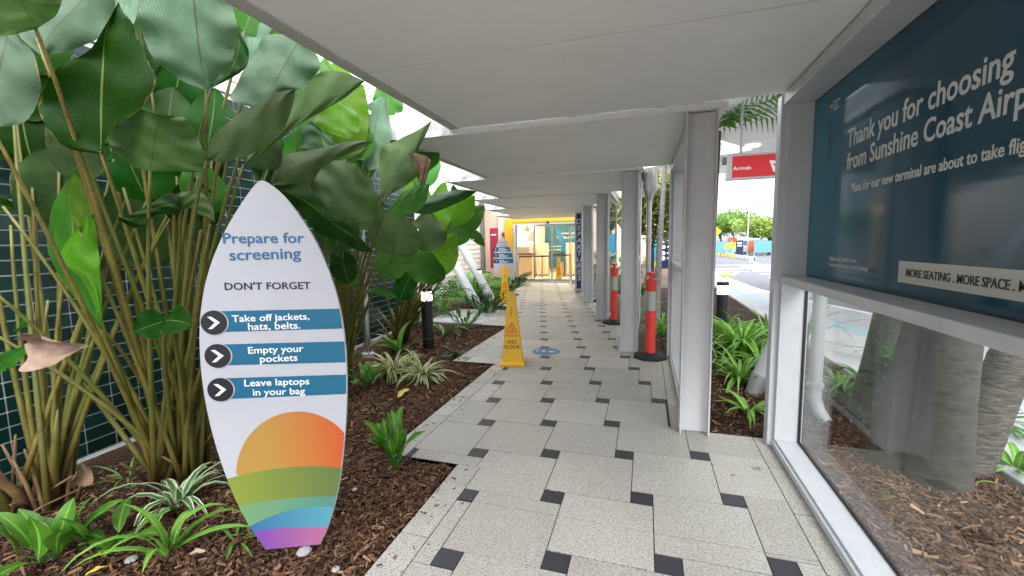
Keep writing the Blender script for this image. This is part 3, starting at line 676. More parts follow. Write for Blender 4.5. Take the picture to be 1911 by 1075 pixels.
def interior():
    b = MB(); b.box(-10, 16.6, -.08, -1.2, 26, .0); struct(b.build('lobby_floor', 'beige'))
    b = MB(); b.box(-10, 16.75, 2.9, -1.2, 26, 3.0); struct(b.build('lobby_ceiling', 'white_print'))
    t = thing('lobby_wall', 'pale back wall of the lit lobby behind the glass doors', 'wall', (-4, 25, 0))
    b = MB(); b.box(-10, 25, 0, -1.2, 25.1, 2.9); b.box(-10.1, 16.75, 0, -10, 25, 2.9); b.box(-1.3, 16.75, 0, -1.2, 25, 2.9); b.build('plaster', 'beige', t)
    t = thing('lobby_feature_wall', 'teal wall panel with white lettering inside the lobby', 'wall panel', (-3.7, 22, 0))
    p0, p1 = at_y(1012, 428, 22), at_y(1080, 500, 22)
    b = MB(); b.box(p0.x, 22, p1.z, p1.x+.6, 22.1, 2.85); b.build('panel', 'teal_wall', t)
    q = at_y(1024, 461, 21.99); 
    for i, s in enumerate(('Your flight starts here', 'bags are next')): place_text('lettering', s, .14, 'white_print', (q.x-.1, 21.99, q.z-.18*i), (1, 0, 0), (0, 0, 1), t, fit=1.0-.25*i)
    q = at_y(1040, 437, 21.99)
    for i, s in enumerate(('Please have ready your', 'boarding pass here')): place_text('lettering', s, .17, 'white_print', (q.x, 21.99, q.z-.22*i), (1, 0, 0), (0, 0, 1), t, fit=1.25-.1*i)
    a, c = at_y(1030, 430, 21.985), at_y(1060, 500, 21.985); b = MB(); b.prism([(a.x, 21.985, 2.7), (a.x+.2, 21.985, 2.7), (c.x+.45, 21.985, c.z), (c.x+.1, 21.985, c.z)], (0, .006, 0)); b.build('light_stripe', 'blue_print', t)
    t = thing('lobby_glow_poster', 'bright white wall poster with a yellow shape inside the lobby', 'poster', tuple(at_y(982, 440, 21)))
    p0, p1 = at_y(966, 420, 21), at_y(998, 460, 21)
    b = MB(); b.box(p0.x, 21, p1.z, p1.x, 21.05, p0.z); b.build('panel', 'poster_glow', t)  # a plain wall poster; brightness is put in as emission, no lamp
    c = at_y(984, 428, 20.99); b = MB(); b.prism([c+Vector((math.cos(a)*.15, 0, math.sin(a)*.13)) for a in [math.tau*i/14 for i in range(14)]], (0, .006, 0)); b.build('yellow_shape', 'yellow_paint', t)
    a = at_y(990, 448, 20.99); b = MB(); b.prism([a+Vector((-.25, 0, -.1)), a+Vector((.18, 0, -.1)), a+Vector((.18, 0, .45)), a+Vector((0, 0, .42))], (0, .006, 0)); b.build('beige_shape', 'beige', t)
    b = MB(); b.bar(at_y(969, 440, 20.99), at_y(976, 448, 20.99), .03, .02); b.bar(at_y(969, 446, 20.99), at_y(978, 452, 20.99), .03, .02); b.build('red_stroke', 'red_print', t)
    t = thing('lobby_column', 'beige column with a round wave emblem inside the lobby', 'column', tuple(at_y(1006, 500, 21.2)))
    p0, p1 = at_y(999, 420, 21.2), at_y(1014, 500, 21.2); b = MB(); b.box(p0.x, 21.2, 0, p1.x, 21.6, 2.88); b.build('shaft', 'beige', t)
    c = at_y(1008, 429, 21.19); b = MB()
    b.prism([c+Vector((math.cos(a)*.17, 0, math.sin(a)*.17)) for a in [math.tau*i/20 for i in range(20)]], (0, .01, 0)); b.build('emblem', 'timber', t)
    b = MB()
    for z in (-.05, .0, .05): b.tube([c+Vector((-.13+.26*i/8, -.006, z+.03*math.sin(i*.8))) for i in range(9)], .012, 6)
    b.build('emblem_wave', 'white_print', t)
    for nm, (x0, x1, y0, yy) in zip(('left', 'middle', 'right'), ((988, 996, 455, 19.5), (1006.5, 1019, 454, 19.5), (1056, 1069, 453, 19.5))):
        p0, p1 = at_y(x0, y0, yy), at_y(x1, y0, yy)
        t = thing('lobby_kiosk', {'left': 'slim timber check point panel under the white poster', 'middle': 'tall timber panel below the emblem column', 'right': 'timber panel beside the departures sign edge'}[nm], 'panel', ((p0.x+p1.x)/2, yy, 0), 'timber panels inside the lobby')
        b = MB(); b.box(p0.x, yy, 0, p1.x, yy+.5, p0.z); b.build('panel', 'timber', t, bevel=.01); b = MB(); b.box(p0.x-.05, yy-.03, .0, p1.x+.05, yy+.53, .08); b.build('plinth', 'grey_bar', t)
    t = thing('lobby_desk', 'low dark topped desk at the left of the lobby', 'desk', tuple(at_z(985, 512)))
    p0, p1 = at_y(966, 474, 18.6), at_y(996, 476, 18.6); b = MB(); b.box(p0.x-.1, 18.6, p0.z-.03, p1.x, 19.2, p0.z+.03); b.build('top', 'black_metal', t, bevel=.01); b = MB(); b.box(p0.x, 18.66, 0, p1.x-.08, 19.15, p0.z-.03); b.build('body', 'timber', t)
    t = thing('belt_barrier', 'black queue belt strung between slim posts inside the doors', 'barrier', tuple(at_z(1030, 512)))
    ps = [at_y(968, 479, 17.9), at_y(1024, 478, 18.0), at_y(1064, 476, 17.6)]; ps2 = [at_y(1012, 479, 18.3), at_y(1056, 472, 19.0)]
    b = MB()
    for q in (ps, ps2):
        for p in q: b.lathe((p.x, p.y, 0), [(.16, 0), (.16, .02), (.03, .04), (.03, p.z+.05), (.04, p.z+.07), (.01, p.z+.08)], 14)
    b.build('post', 'steel', t)
    b = MB()
    for q in (ps, ps2):
        for u, v in zip(q, q[1:]): b.bar(u, v, .01, .06)
    b.build('belt', 'black_metal', t)
    for nm, px, lab in (('a', 993, 'left curved grey shield of the lobby barrier'), ('b', 1012, 'middle curved grey shield beside the timber panel'), ('c', 1068, 'right curved grey shield near the lobby cone')):
        p = at_z(px, 511); p.y = min(p.y, 19.0); t = thing('curved_shield', lab, 'shield', (p.x, p.y, 0), 'curved shields inside the lobby'); b = MB()
        b.prism([Vector((p.x+.36*math.cos(a), p.y, .36+.36*math.sin(a)*(1 if math.sin(a) > 0 else .95))) for a in [math.pi*.5+math.pi*i/14 for i in range(15)]], (0, .03, 0)); b.build('shield', 'curtain_grey', t)
        b = MB(); b.box(p.x-.02, p.y-.03, 0, p.x+.03, p.y+.06, .75); b.box(p.x-.15, p.y-.12, 0, p.x+.15, p.y+.15, .02); b.build('stand', 'black_metal', t)
    # ceiling lights of the lobby
    for i, (x, y) in enumerate(((-5.5, 18.5), (-3.5, 18.5), (-1.9, 18.5), (-5.5, 22), (-3.5, 20.7), (-1.9, 20.7))):
        t = thing('lobby_light', 'square white ceiling light of the lobby', 'light', (x, y, 2.88), 'ceiling lights of the lobby'); b = MB(); b.box(x-.3, y-.3, 2.87, x+.3, y+.3, 2.899); b.build('diffuser', 'lit_panel', t)
emit('lit_panel', (1, .86, .66), 24); emit('poster_glow', (1, .97, .9), 1.2)
interior()

# departures sign
def departures():
    x0, x1, y = -2.085, -1.865, 13.20
    t = thing('departures_sign', 'tall narrow blue sign reading DEPARTURES in white slanted capitals', 'sign', ((x0+x1)/2, y, .08))
    b = MB(); b.box(x0, y, .06, x1, y+.12, 2.46); b.build('case', 'white_frame', t, bevel=.006)
    b = MB(); b.box(x0+.05, y-.004, .12, x1-.035, y-.0005, 2.42); b.build('face', 'blue_sign', t)
    for i, ch in enumerate('DEPARTURES'):
        place_text('lettering', ch, .215, 'white_print', ((x0+x1)/2+.008, y-.0055, 2.11-i*.193), (1, 0, 0), (0, 0, 1), t, bold=.001, shear=.15, align='CENTER')
departures()

# ------------------------------------------------------------------ surfboard signs
def surf_near():
    Bp = Vector((-1.853, 1.572, 0)); ux = Vector((.912, .41, 0)).normalized(); uz = Vector((0, 0, 1)); nn = ux.cross(uz)
    # nn faces the camera side
    if nn.dot(CAM-Bp) < 0: nn = -nn
    def S(px, py, off=0.0):
        r = ray(px, py); k = (Bp-CAM).dot(nn)/r.dot(nn); return CAM+r*k+nn*off
    out = [(487, 336), (478, 341), (455, 371), (420, 428), (393, 490), (377, 552), (371, 620), (374, 690), (384, 760), (401, 830), (425, 900), (453, 962), (495, 1026), (598, 1016), (613, 985), (629, 930), (640, 860), (647, 770), (648, 700), (644, 630), (633, 565), (615, 508), (590, 450), (560, 404), (528, 363), (497, 339)]
    def smooth(pts, it=2):
        keep = {(495, 1026), (598, 1016)}
        for _ in range(it):
            q = []
            for a, c in zip(pts, pts[1:]+pts[:1]):
                if a in keep: q.append(a)
                if not (a in keep and c in keep):
                    if a not in keep: q.append((.75*a[0]+.25*c[0], .75*a[1]+.25*c[1]))
                    if c not in keep: q.append((.25*a[0]+.75*c[0], .25*a[1]+.75*c[1]))
            pts = q
        return pts
    o2 = smooth(out)
    t = thing('surfboard_sign', 'large white surfboard shaped sign reading Prepare for screening, nearest the camera', 'sign', tuple(Bp+ux*.14), 'surfboard shaped screening signs')
    base = [S(*p) for p in o2]; low = min(p.z for p in base)
    b = MB(); b.prism(base, -nn*.02); b.build('board', 'board_white', t, bevel=.002)
    # clip printed bands to the outline: left/right x of the outline at image height y
    def span(y):
        xs = []
        for a, c in zip(o2, o2[1:]+o2[:1]):
            if (a[1]-y)*(c[1]-y) < 0: xs.append(a[0]+(c[0]-a[0])*(y-a[1])/(c[1]-a[1]))
        return (min(xs), max(xs)) if len(xs) > 1 else (495, 598)
    def band(name, topf, botf, mat, off):
        """region between two image curves y=topf(x), y=botf(x) inside the outline"""
        def lims(f):
            L = Rr = None
            xs = [360+i*.5 for i in range(600)]
            ok = [x for x in xs if 340 < f(x) < 1024 and span(f(x))[0]+.6 <= x <= span(f(x))[1]-1.0]
            return min(ok), max(ok)
        a0, a1 = lims(topf); b0, b1 = lims(botf); N = 28
        top = [(a0+(a1-a0)*i/N, topf(a0+(a1-a0)*i/N)) for i in range(N+1)]; bot = [(b0+(b1-b0)*i/N, botf(b0+(b1-b0)*i/N)) for i in range(N+1)]
        rs = []; y0, y1 = top[-1][1], bot[-1][1]
        for i in range(1, 8): y = y0+(y1-y0)*i/8; rs.append((span(y)[1]-1.0, y))
        ls = []; y0, y1 = bot[0][1], top[0][1]
        for i in range(1, 8): y = y0+(y1-y0)*i/8; ls.append((span(y)[0]+.6, y))
        poly = top+rs+bot[::-1]+ls
        m = MB(); m.prism([S(*p, off) for p in poly], -nn*.0012); m.build(name, mat, t)
    c0 = Bp+ux*.14
    def coord(px, py): return (S(px, py)-Vector(t.location)).dot(ux)
    grad('sun_print', tuple(ux), coord(505, 850), coord(650, 850), rgb(214, 166, 84), rgb(238, 100, 48), ink=.64)
    grad('green_print', tuple(ux), coord(430, 900), coord(630, 900), rgb(160, 178, 74), rgb(118, 140, 78), ink=.64)
    grad('sea_green_print', tuple(ux), coord(440, 940), coord(620, 940), rgb(140, 188, 130), rgb(100, 165, 150), ink=.64)
    grad('sea_blue_print', tuple(ux), coord(470, 970), coord(620, 970), rgb(72, 130, 178), rgb(105, 185, 205), ink=.64)
    grad('purple_print', tuple(ux), coord(480, 1005), coord(600, 1005), rgb(142, 90, 195), rgb(205, 125, 165), ink=.64)
    g_top = lambda x: 893-.148*(x-425)+.00027*(x-425)**2+(-8*math.sin((x-425)/205*math.pi*.9))
    sg_top = lambda x: 945-.10*(x-440)-6*math.sin((x-440)/190*math.pi)
    sb_top = lambda x: 984-.42*(x-462)+.0011*(x-462)**2-6*math.sin((x-462)/160*math.pi)
    p_top = lambda x: 990-.06*(x-472)-2*math.sin((x-472)/135*math.pi)
    # sun
    cx, cy, rx, ry = 556, 884, 115, 116
    sun = []
    for i in range(60):
        a = math.pi-math.pi*i/59; x, y = cx+rx*math.cos(a), cy-ry*math.sin(a)
        if 370 < x and x > span(y)[1]-1.5: x = span(y)[1]-1.5
        sun.append((x, y))
    sun = [p for p in sun if p[1] < g_top(p[0])+4]
    sun = sun+[(sun[-1][0]-2, g_top(sun[-1][0])+6)]+[(x, g_top(x)+6) for x in range(620, 445, -12)]
    m = MB(); m.prism([S(*p, .0016) for p in sun], -nn*.0012); m.build('sun_art', 'sun_print', t)
    band('green_hill', g_top, lambda x: sg_top(x)+6, 'green_print', .0026)
    band('sea_green_band', sg_top, lambda x: sb_top(x)+8 if x > 462 else 992, 'sea_green_print', .0036)
    band('blue_band', sb_top, lambda x: p_top(x)+5, 'sea_blue_print', .0046)
    m = MB(); pl = [(x, p_top(x)) for x in range(474, 613, 6)]+[(611, 988), (597.5, 1014.5), (496, 1024)]
    m.prism([S(*p, .0056) for p in pl], -nn*.0012); m.build('purple_band', 'purple_print', t)
    # bars
    for (y0, y1, y2, y3, xc, yc, l1, l2, r1, r2) in (
            (581, 576, 613, 620, 400, 602, 'Take off jackets,', 'hats, belts.', (434, 600, 578, 595), (464, 615, 561, 612)),
            (643, 637, 676, 682, 407, 664, 'Empty your', 'pockets', (464, 659, 567, 655), (486, 675, 556, 672)),
            (706, 699, 735, 745, 412, 727, 'Leave laptops', 'in your bag', (457, 720, 578, 716), (473, 737, 570, 734))):
        xr0, xr1 = span(y1+2)[1]-1.5, span(y2-2)[1]-1.5
        m = MB(); m.prism([S(xc, y0, .0016), S(xr0, y1, .0016), S(xr1, y2, .0016), S(xc, y3, .0016)], -nn*.0012); m.build('blue_bar', 'blue_print', t)
        cc = S(xc, yc, .003); rr = .0595
        ring = lambda q, off: [cc+nn*off+ux*math.cos(a)*q+uz*math.sin(a)*q for a in [math.tau*i/40 for i in range(40)]]
        m = MB(); m.prism([p+ux*.007 for p in ring(rr, .0)], -nn*.0012); m.build('badge_rim', 'ink_grey', t)
        m = MB(); m.prism(ring(rr, .001), -nn*.0012); bd = m.build('badge', 'black_print', t)
        q = lambda x, y: cc+ux*x+uz*y+nn*.0024
        m = MB(); h = .030; wv = .019
        m.prism([q(-.028, h), q(-.028+wv, h), q(.028, 0), q(-.028+wv, -h), q(-.028, -h), q(.028-wv-.004, 0)], -nn*.0012); m.build('chevron', 'white_print', bd)
        for s, (xa, ya, xb, yb) in ((l1, r1), (l2, r2)):
            pa, pb = S(xa, ya, .0032), S(xb, yb, .0032); place_text('lettering', s, .05, 'white_print', pa-uz*.002, (pb-pa), uz, t, fit=(pb-pa).length, bold=.001, sy=.86)
    for s, xa, ya, xb, yb, mt, bo in (('Prepare for', 417, 454, 568, 453, 'blue_text', .0022), ('screening', 429, 486, 562, 482, 'blue_text', .0022), ("DON'T FORGET", 420, 541, 580, 539, 'black_print', .0006)):
        pa, pb = S(xa, ya, .0014), S(xb, yb, .0014); place_text('lettering', s, .05, mt, pa, pb-pa, uz, t, fit=(pb-pa).length, bold=bo, sy=.88)
surf_near()

def surf_far():
    x, y = -4.80, 14.4; t = thing('surfboard_sign', 'smaller distant surfboard shaped sign beside the yellow door frame', 'sign', (x, y, 0), 'surfboard shaped screening signs')
    ux = Vector((.97, .24, 0)).normalized(); uz = Vector((-.03, 0, 1)).normalized(); nn = ux.cross(uz); nn = nn if nn.y < 0 else -nn
    o = Vector((x, y, -.02)); H = 1.85
    wd = lambda s: .355*(math.sin(math.pi*min(1, max(0, (s*.86+.14)))**.95)**.8) if s < 1 else 0
    wd = lambda s: max(.006, .36*(1-((s-.42)/.58)**2.5)) if s > .45 else .36*(1-.62*((.45-s)/.45)**2.2)
    q = lambda a, s, off=0: o+ux*a+uz*(s*H)+nn*off
    N = 26; ss = [i/N for i in range(N+1)]
    poly = [q(-wd(s)-.0, s) for s in ss]+[q(wd(s), s) for s in reversed(ss[:-1])]
    b = MB(); b.prism(poly, -nn*.02); b.build('board', 'board_white', t)
    def band(name, s0, s1, mat, off, cut=0):
        k = 8; sq = [s0+(s1-s0)*i/k for i in range(k+1)]
        b = MB(); b.prism([q(-wd(s)+.004, s, off) for s in sq]+[q(wd(s)-.004, s, off) for s in reversed(sq)], -nn*.0015); return b.build(name, mat, t)
    for i, s in enumerate((.70, .585, .475)):
        band('blue_bar', s, s+.085, 'blue_print', .002)
        c = q(-.26, s+.042, .004); b = MB(); b.prism([c+ux*math.cos(a)*.085+uz*math.sin(a)*.085 for a in [math.tau*j/20 for j in range(20)]], -nn*.0015); b.build('badge', 'navy_panel', t)
        b = MB(); b.prism([c+nn*.002+ux*u_*.05+uz*v_*.05 for u_, v_ in ((-.5, .8), (.1, .8), (.8, 0), (.1, -.8), (-.5, -.8), (.15, 0))], -nn*.0015); b.build('chevron', 'board_white', t)
        place_text('lettering', ('Clothing', 'Laptops', 'Liquids')[i], .065, 'white_print', q(-.15, s+.045, .004), ux, uz, t, bold=.001)
        b = MB()
        for j in (0, 1): b.obox(q(-.15, s+.028-.017*j, .0025), ux*(.34-.06*j), uz*.012, nn*.001)
        b.build('small_lines', 'white_print', t)
    place_text('lettering', 'Prepare for', .085, 'blue_text', q(0, .86, .002), ux, uz, t, align='CENTER', bold=.001); place_text('lettering', 'screening', .085, 'blue_text', q(0, .805, .002), ux, uz, t, align='CENTER', bold=.001)
    flat('sun_plain', rgb(222, 170, 130)); flat('sea_plain', rgb(165, 195, 170)); flat('blue_plain', rgb(120, 160, 185)); flat('lilac_plain', rgb(170, 140, 190))
    b = MB(); b.prism([q(.03+.27*math.cos(a), .24, .002)+uz*.36*math.sin(a) for a in [math.pi*i/16 for i in range(17)]], -nn*.0015); b.build('sun_art', 'sun_plain', t)
    band('sea_green_band', .12, .245, 'sea_plain', .004); band('blue_band', .05, .125, 'blue_plain', .005); band('purple_band', .003, .055, 'lilac_plain', .006)
surf_far()

# ------------------------------------------------------------------ cones, bollards, lamps
def cone(x, y, rz, label, hi=.93):
    t = thing('wet_floor_cone', label, 'cone', (x, y, 0), 'yellow wet floor cones')
    c, s = math.cos(rz), math.sin(rz); T = lambda p: Vector((x+p[0]*c-p[1]*s, y+p[0]*s+p[1]*c, p[2]))
    def ring(h, z): return [T((-h, -h, z)), T((h, -h, z)), T((h, h, z)), T((-h, h, z))]
    b = MB(); L = [(.160, 0), (.160, .028), (.142, .045), (.132, .05), (.047, hi-.004), (.040, hi), (.034, hi), (.030, hi-.12)]
    vs = []; fs = []
    for h, z in L: vs += ring(h, z)
    for i in range(len(L)-1):
        for j in range(4): k = (j+1) % 4; fs.append((4*i+j, 4*i+k, 4*i+4+k, 4*i+4+j))
    fs.append((3, 2, 1, 0)); n = 4*(len(L)-1); fs.append((n, n+1, n+2, n+3)); b.add(vs, fs); b.build('body', 'yellow_plastic', t, bevel=.006)
    # writing on the face towards the camera
    zs, ze, hs, he = .05, hi, .132, .047
    up = (T((0, -he, ze))-T((0, -hs, zs))).normalized(); ux = (T((1, 0, 0))-T((0, 0, 0))).normalized(); nn = ux.cross(up)
    if nn.dot(T((0, -1, 0))-T((0, 0, 0))) < 0: nn = -nn
    F = lambda a, z: T((a, -(hs+(he-hs)*(z-zs)/(ze-zs)), z))+nn*.0015
    place_text('lettering', 'WET', .06, 'dark_text', F(0, .285), ux, up, t, align='CENTER', bold=.0012); place_text('lettering', 'FLOOR', .06, 'dark_text', F(0, .225), ux, up, t, align='CENTER', bold=.0012)
    place_text('lettering', 'CAUTION', .042, 'red_print', F(0, .375), ux, up, t, align='CENTER', bold=.0008)
    b = MB(); tri = [F(-.068, .435), F(.068, .435), F(0, .555)]
    for p, q in zip(tri, tri[1:]+tri[:1]): b.bar(p, q, .010, .002, 0, nn)
    b.bar(F(-.03, .452), F(.035, .452), .007, .002, 0, nn); b.bar(F(-.012, .49), F(.014, .475), .012, .002, 0, nn); b.bar(F(.014, .475), F(.03, .487), .007, .002, 0, nn); b.bar(F(.014, .475), F(.012, .458), .007, .002, 0, nn); b.bar(F(-.008, .497), F(.012, .505), .006, .002, 0, nn)
    c0 = F(-.015, .512); b.prism([c0+ux*.009*math.cos(a)+up*.009*math.sin(a) for a in [math.tau*i/10 for i in range(10)]], -nn*.001)
    b.build('warning_triangle', 'red_print', t)
    b = MB(); b.bar(F(0, .63), F(0, .75), .005, .002, 0, nn); b.build('seam_mark', 'dark_text', t)
    return t
cone(-1.63, 5.02+.14, R(14), 'yellow wet floor cone nearest the camera on the path')
cone(-3.58, 10.75, R(20), 'yellow wet floor cone in front of the distant surfboard sign')
p = at_y(1043, 518, 17.4); cone(p.x, 17.4, R(5), 'yellow wet floor cone inside the glass doors')

def bollard(x, y, label):
    t = thing('traffic_bollard', label, 'bollard', (x, y, 0), 'red bollards beside the columns')
    b = MB(); b.lathe((x, y, .0), [(.225, 0), (.225, .025), (.205, .045), (.10, .062), (.075, .075), (.02, .076)], 8, a0=R(22)); b.build('rubber_base', 'rubber', t, bevel=.004)
    b = MB(); b.lathe((x, y, .06), [(.066, 0), (.066, .02), (.064, .58), (.063, .58)], 28); b.build('tube', 'red_plastic', t, smooth=True, autos=40)
    b = MB(); b.lathe((x, y, .64), [(.0645, 0), (.0645, .255), (.06, .255)], 28); b.build('reflective_band', 'reflective_band', t, smooth=True, autos=40)
    b = MB(); b.lathe((x, y, .895), [(.066, 0), (.073, .004), (.073, .02), (.068, .025), (.069, .125), (.075, .13), (.075, .15), (.058, .158), (.03, .162), (.024, .205), (.05, .212), (.056, .228), (.05, .245), (.02, .255)], 28); b.build('cap', 'red_plastic', t, smooth=True, autos=40)
    b = MB(); b.bar((x-.062, y, 1.118), (x+.062, y, 1.118), .03, .022); b.build('handle', 'red_plastic', t, bevel=.008)
bollard(.075, 5.86, 'red plastic bollard on a black base in the nearest gap between columns')
bollard(-.56, 8.24, 'red plastic bollard on a black base farther down the walkway')

emit('lamp_glow', (1, .86, .62), 2.5)
def lamp(x, y, h, label, r=.085, em='lamp_glow'):
    t = thing('bollard_light', label, 'garden light', (x, y, 0), 'black garden bollard lights')
    b = MB(); b.lathe((x, y, -.05), [(r, 0), (r, h-.17), (r*.9, h-.165)], 24); b.build('post', 'black_metal', t, smooth=True, autos=40)
    b = MB(); b.lathe((x, y, h-.214), [(r*.92, 0), (r*.92, .13)], 24); b.build('lens', em, t, smooth=True, autos=40)
    b = MB(); b.lathe((x, y, h-.083), [(r*.95, 0), (r*1.02, .002), (r*1.02, .05), (r*.9, .06), (.01, .062)], 24); b.build('cap', 'black_metal', t, smooth=True, autos=40)
    l = bpy.data.lights.new('bulb', 'POINT'); l.energy = 5; l.color = (1, .82, .55); l.shadow_soft_size = .08
    lo = bpy.data.objects.new('bulb', l); C.objects.link(lo); lo.parent = t; lo.location = (0, 0, h-.15); lo['kind'] = 'helper'
lamp(-3.17, 5.75, .93, 'lit black bollard light beside the left garden, nearest the camera')
lamp(-4.42, 11.0, .90, 'lit black bollard light among the ferns near the white tubes')
lamp(1.16, 7.3, .92, 'lit black bollard light above the lime green plants in the right bed')

def decal(x, y, r, label):
    t = thing('floor_sticker', label, 'sticker', (x, y, .001), 'round floor stickers'); n = 40
    b = MB(); b.prism([(x+r*math.cos(math.tau*i/n), y+r*math.sin(math.tau*i/n), .0022) for i in range(n)], (0, 0, -.0016)); b.build('disc', 'disc_blue', t)
    place_text('lettering', '1.5 m', .13, 'white_print', (x-.02, y-.03, .0032), (1, 0, 0), (0, 1, 0), t, align='CENTER')
decal(-1.34, 5.85, .20, 'round blue floor sticker on the path beyond the near wet floor cone'); decal(-2.55, 10.4, .20, 'round blue floor sticker farther along the path before the doors')

# left pole, leaning tubes
def pole():
    t = thing('steel_pole', 'slim steel pole standing in the garden against the green tiled wall', 'pole', (-3.83, 5.15, 0))
    b = MB(); b.tube([(-3.83, 5.15, -.05), (-3.83, 5.15, 2.75)], .045, 20); b.build('shaft', 'steel', t, smooth=True, autos=40)
    b = MB(); b.lathe((-3.83, 5.15, -.04), [(.09, 0), (.09, .05), (.05, .06)], 20); b.build('collar', 'galv', t)
pole()
def strut(a, b_, r, label):
    a, b_ = Vector(a), Vector(b_); t = thing('leaning_tube', label, 'tube', tuple(a), 'white leaning tubes by the garden'); d = (b_-a).normalized()
    m = MB(); m.tube([a+d*.22, b_], r, 24); m.build('tube', 'white_frame', t, smooth=True, autos=40)
    m = MB(); m.tube([a-d*.05, a+d*.22, a+d*.25], [r*.8, r*1.08, r*1.08], 24); m.build('foot', 'galv', t, smooth=True, autos=40)
strut((-3.87, 9.56, 0), (-6.1, 9.56, 4.1), .11, 'white leaning tube rising from the concrete slab, the nearer one')
strut((-4.05, 11.0, 0), (-6.1, 11.0, 3.6), .12, 'white leaning tube rising from the ferns, the farther one')
strut((1.08, 4.85, -.08), (2.16, 4.88, 2.9), .085, 'white leaning tube in the right bed between column and window')

# ------------------------------------------------------------------ plants
def leaf_mesh(mb, Bp, Tp, width, face, roll=0, sag=.08, fold=.12, wave=.02, seed=0, prof=0, nl=26, nw=12, mi=0, tear=0, view=None, curl=0):
    """paddle leaf from Bp to Tp; face 'U' shows the upper side to the viewer direction, 'L' the underside"""
    r = random.Random(seed); Bp, Tp = Vector(Bp), Vector(Tp); ax = Tp-Bp; L = ax.length
    vw = (view if view is not None else ((Bp+Tp)/2-CAM)).normalized(); sd_ = ax.cross(vw).normalized(); nr = sd_.cross(ax).normalized()
    if nr.dot(vw) > 0: nr = -nr                       # nr towards viewer
    rot = Matrix.Rotation(R(roll), 3, ax.normalized()); sd_ = rot @ sd_; nr = rot @ nr
    ph = r.uniform(0, 6); k1 = r.uniform(4, 8); asy = (r.uniform(.86, 1.06), r.uniform(.86, 1.06)); bow = r.uniform(-.05, .05); vs = []; uvs = []
    for i in range(nl+1):
        t = i/nl
        if prof == 0: f = max(.0, math.sin(math.pi*t**.74))**.60*(1-.30*t**5)
        elif prof == 1: f = max(0, math.sin(math.pi*t**.92))**.8
        else: f = max(0, math.sin(math.pi*t**.60))**.52*(1-.35*t**4)
        f = max(f, .012); c = Bp+ax*t+nr*(sag*L*4*t*(1-t))+nr*(curl*L*t*t)
        for j in range(nw+1):
            v = -1+2*j/nw; e = wave*L*math.sin(k1*t*2+ph+(2 if v > 0 else 0))*abs(v)**2
            vs.append(c+sd_*(v*width/2*f*asy[j*2 > nw]*(1+.025*math.sin(k1*3*t+ph*2+v)) + bow*L*4*t*(1-t))+nr*((fold*abs(v)**1.4)*width/2*f+e)); uvs.append((t, .5+v/2))
    fs = []; cut = set()
    for _ in range(tear):
        i = r.randint(int(nl*.2), int(nl*.85)); d_ = r.randint(2, 4); cut |= {(i, (j if r.random() < 2 else 0)) for j in (range(d_) if r.random() < .5 else range(nw-d_, nw))}
    for i in range(nl):
        for j in range(nw):
            if (i, j) in cut: continue
            a = i*(nw+1)+j; q = (a, a+1, a+nw+2, a+nw+1); fs.append(q)
    n0 = (Vector(vs[fs[len(fs)//2][1]])-Vector(vs[fs[len(fs)//2][0]])).cross(Vector(vs[fs[len(fs)//2][2]])-Vector(vs[fs[len(fs)//2][1]]))
    tow = n0.dot(nr) > 0
    if tow != (face == 'U'): fs = [tuple(reversed(q)) for q in fs]
    mb.add(vs, fs, mi, uvs)
def bez(a, c, b, n=10): return [a*(1-t)**2+c*2*t*(1-t)+b*t*t for t in [i/n for i in range(n+1)]]

def leaf_loft(mb, st, d0, d1, face, e=.03, seed=0, nr=26, nc=14, ripple=.012):
    """leaf surface through stations (left edge, midrib, right edge) running from stalk to tip, set d0..d1 metres from the viewer"""
    r = random.Random(seed); P = []
    for q in st:
        if len(q) == 2: q = (q[0], q[1], q[0], q[1], q[0], q[1])
        P.append(tuple(v/2.001 for v in q))
    def cr(a, b, c, d, t): return .5*((2*b)+(-a+c)*t+(2*a-5*b+4*c-d)*t*t+(-a+3*b-3*c+d)*t**3)
    n = len(P); vs = []; uvs = []; ph = r.uniform(0, 6); k1 = r.uniform(7, 13)
    for i in range(nr+1):
        u = i/nr*(n-1); k = min(int(u), n-2); t = u-k; a, b, c, d = P[max(0, k-1)], P[k], P[k+1], P[min(n-1, k+2)]
        L0, L1, M0, M1, R0, R1 = (cr(a[j], b[j], c[j], d[j], t) for j in range(6)); dd = d0+(d1-d0)*i/nr
        wpx = math.hypot(R0-L0, R1-L1)/FPX*dd
        for j in range(nc+1):
            v = -1+2*j/nc; av = abs(v); ex, ey = (L0, L1) if v < 0 else (R0, R1)
            px, py = M0+(ex-M0)*av, M1+(ey-M1)*av
            dz = e*wpx*3*av**1.6+ripple*wpx*6*math.sin(k1*i/nr*2+ph+(1.7 if v > 0 else 0))*av**2+.006*math.sin(i*.9+j*.7+ph)
            nz = 1+.018*math.sin(k1*2.3*i/nr+ph*1.7+(2 if v > 0 else 0))*av
            px, py = M0+(px-M0)*nz, M1+(py-M1)*nz
            vs.append(at_d(px, py, dd+dz)); uvs.append((i/nr, .5+v/2))
    fs = [(i*(nc+1)+j, i*(nc+1)+j+1, (i+1)*(nc+1)+j+1, (i+1)*(nc+1)+j) for i in range(nr) for j in range(nc)]
    q = fs[len(fs)//2+nc//2]; nn = (vs[q[1]]-vs[q[0]]).cross(vs[q[2]]-vs[q[1]]); tow = nn.dot(CAM-vs[q[0]]) > 0
    if tow != (face == 'U'): fs = [tuple(reversed(x)) for x in fs]
    mb.add(vs, fs, 0, uvs); M_ = P[0]; return at_d(M_[2], M_[3], d0), (at_d(P[1][2], P[1][3], d0+(d1-d0)/n)-at_d(M_[2], M_[3], d0)).normalized()
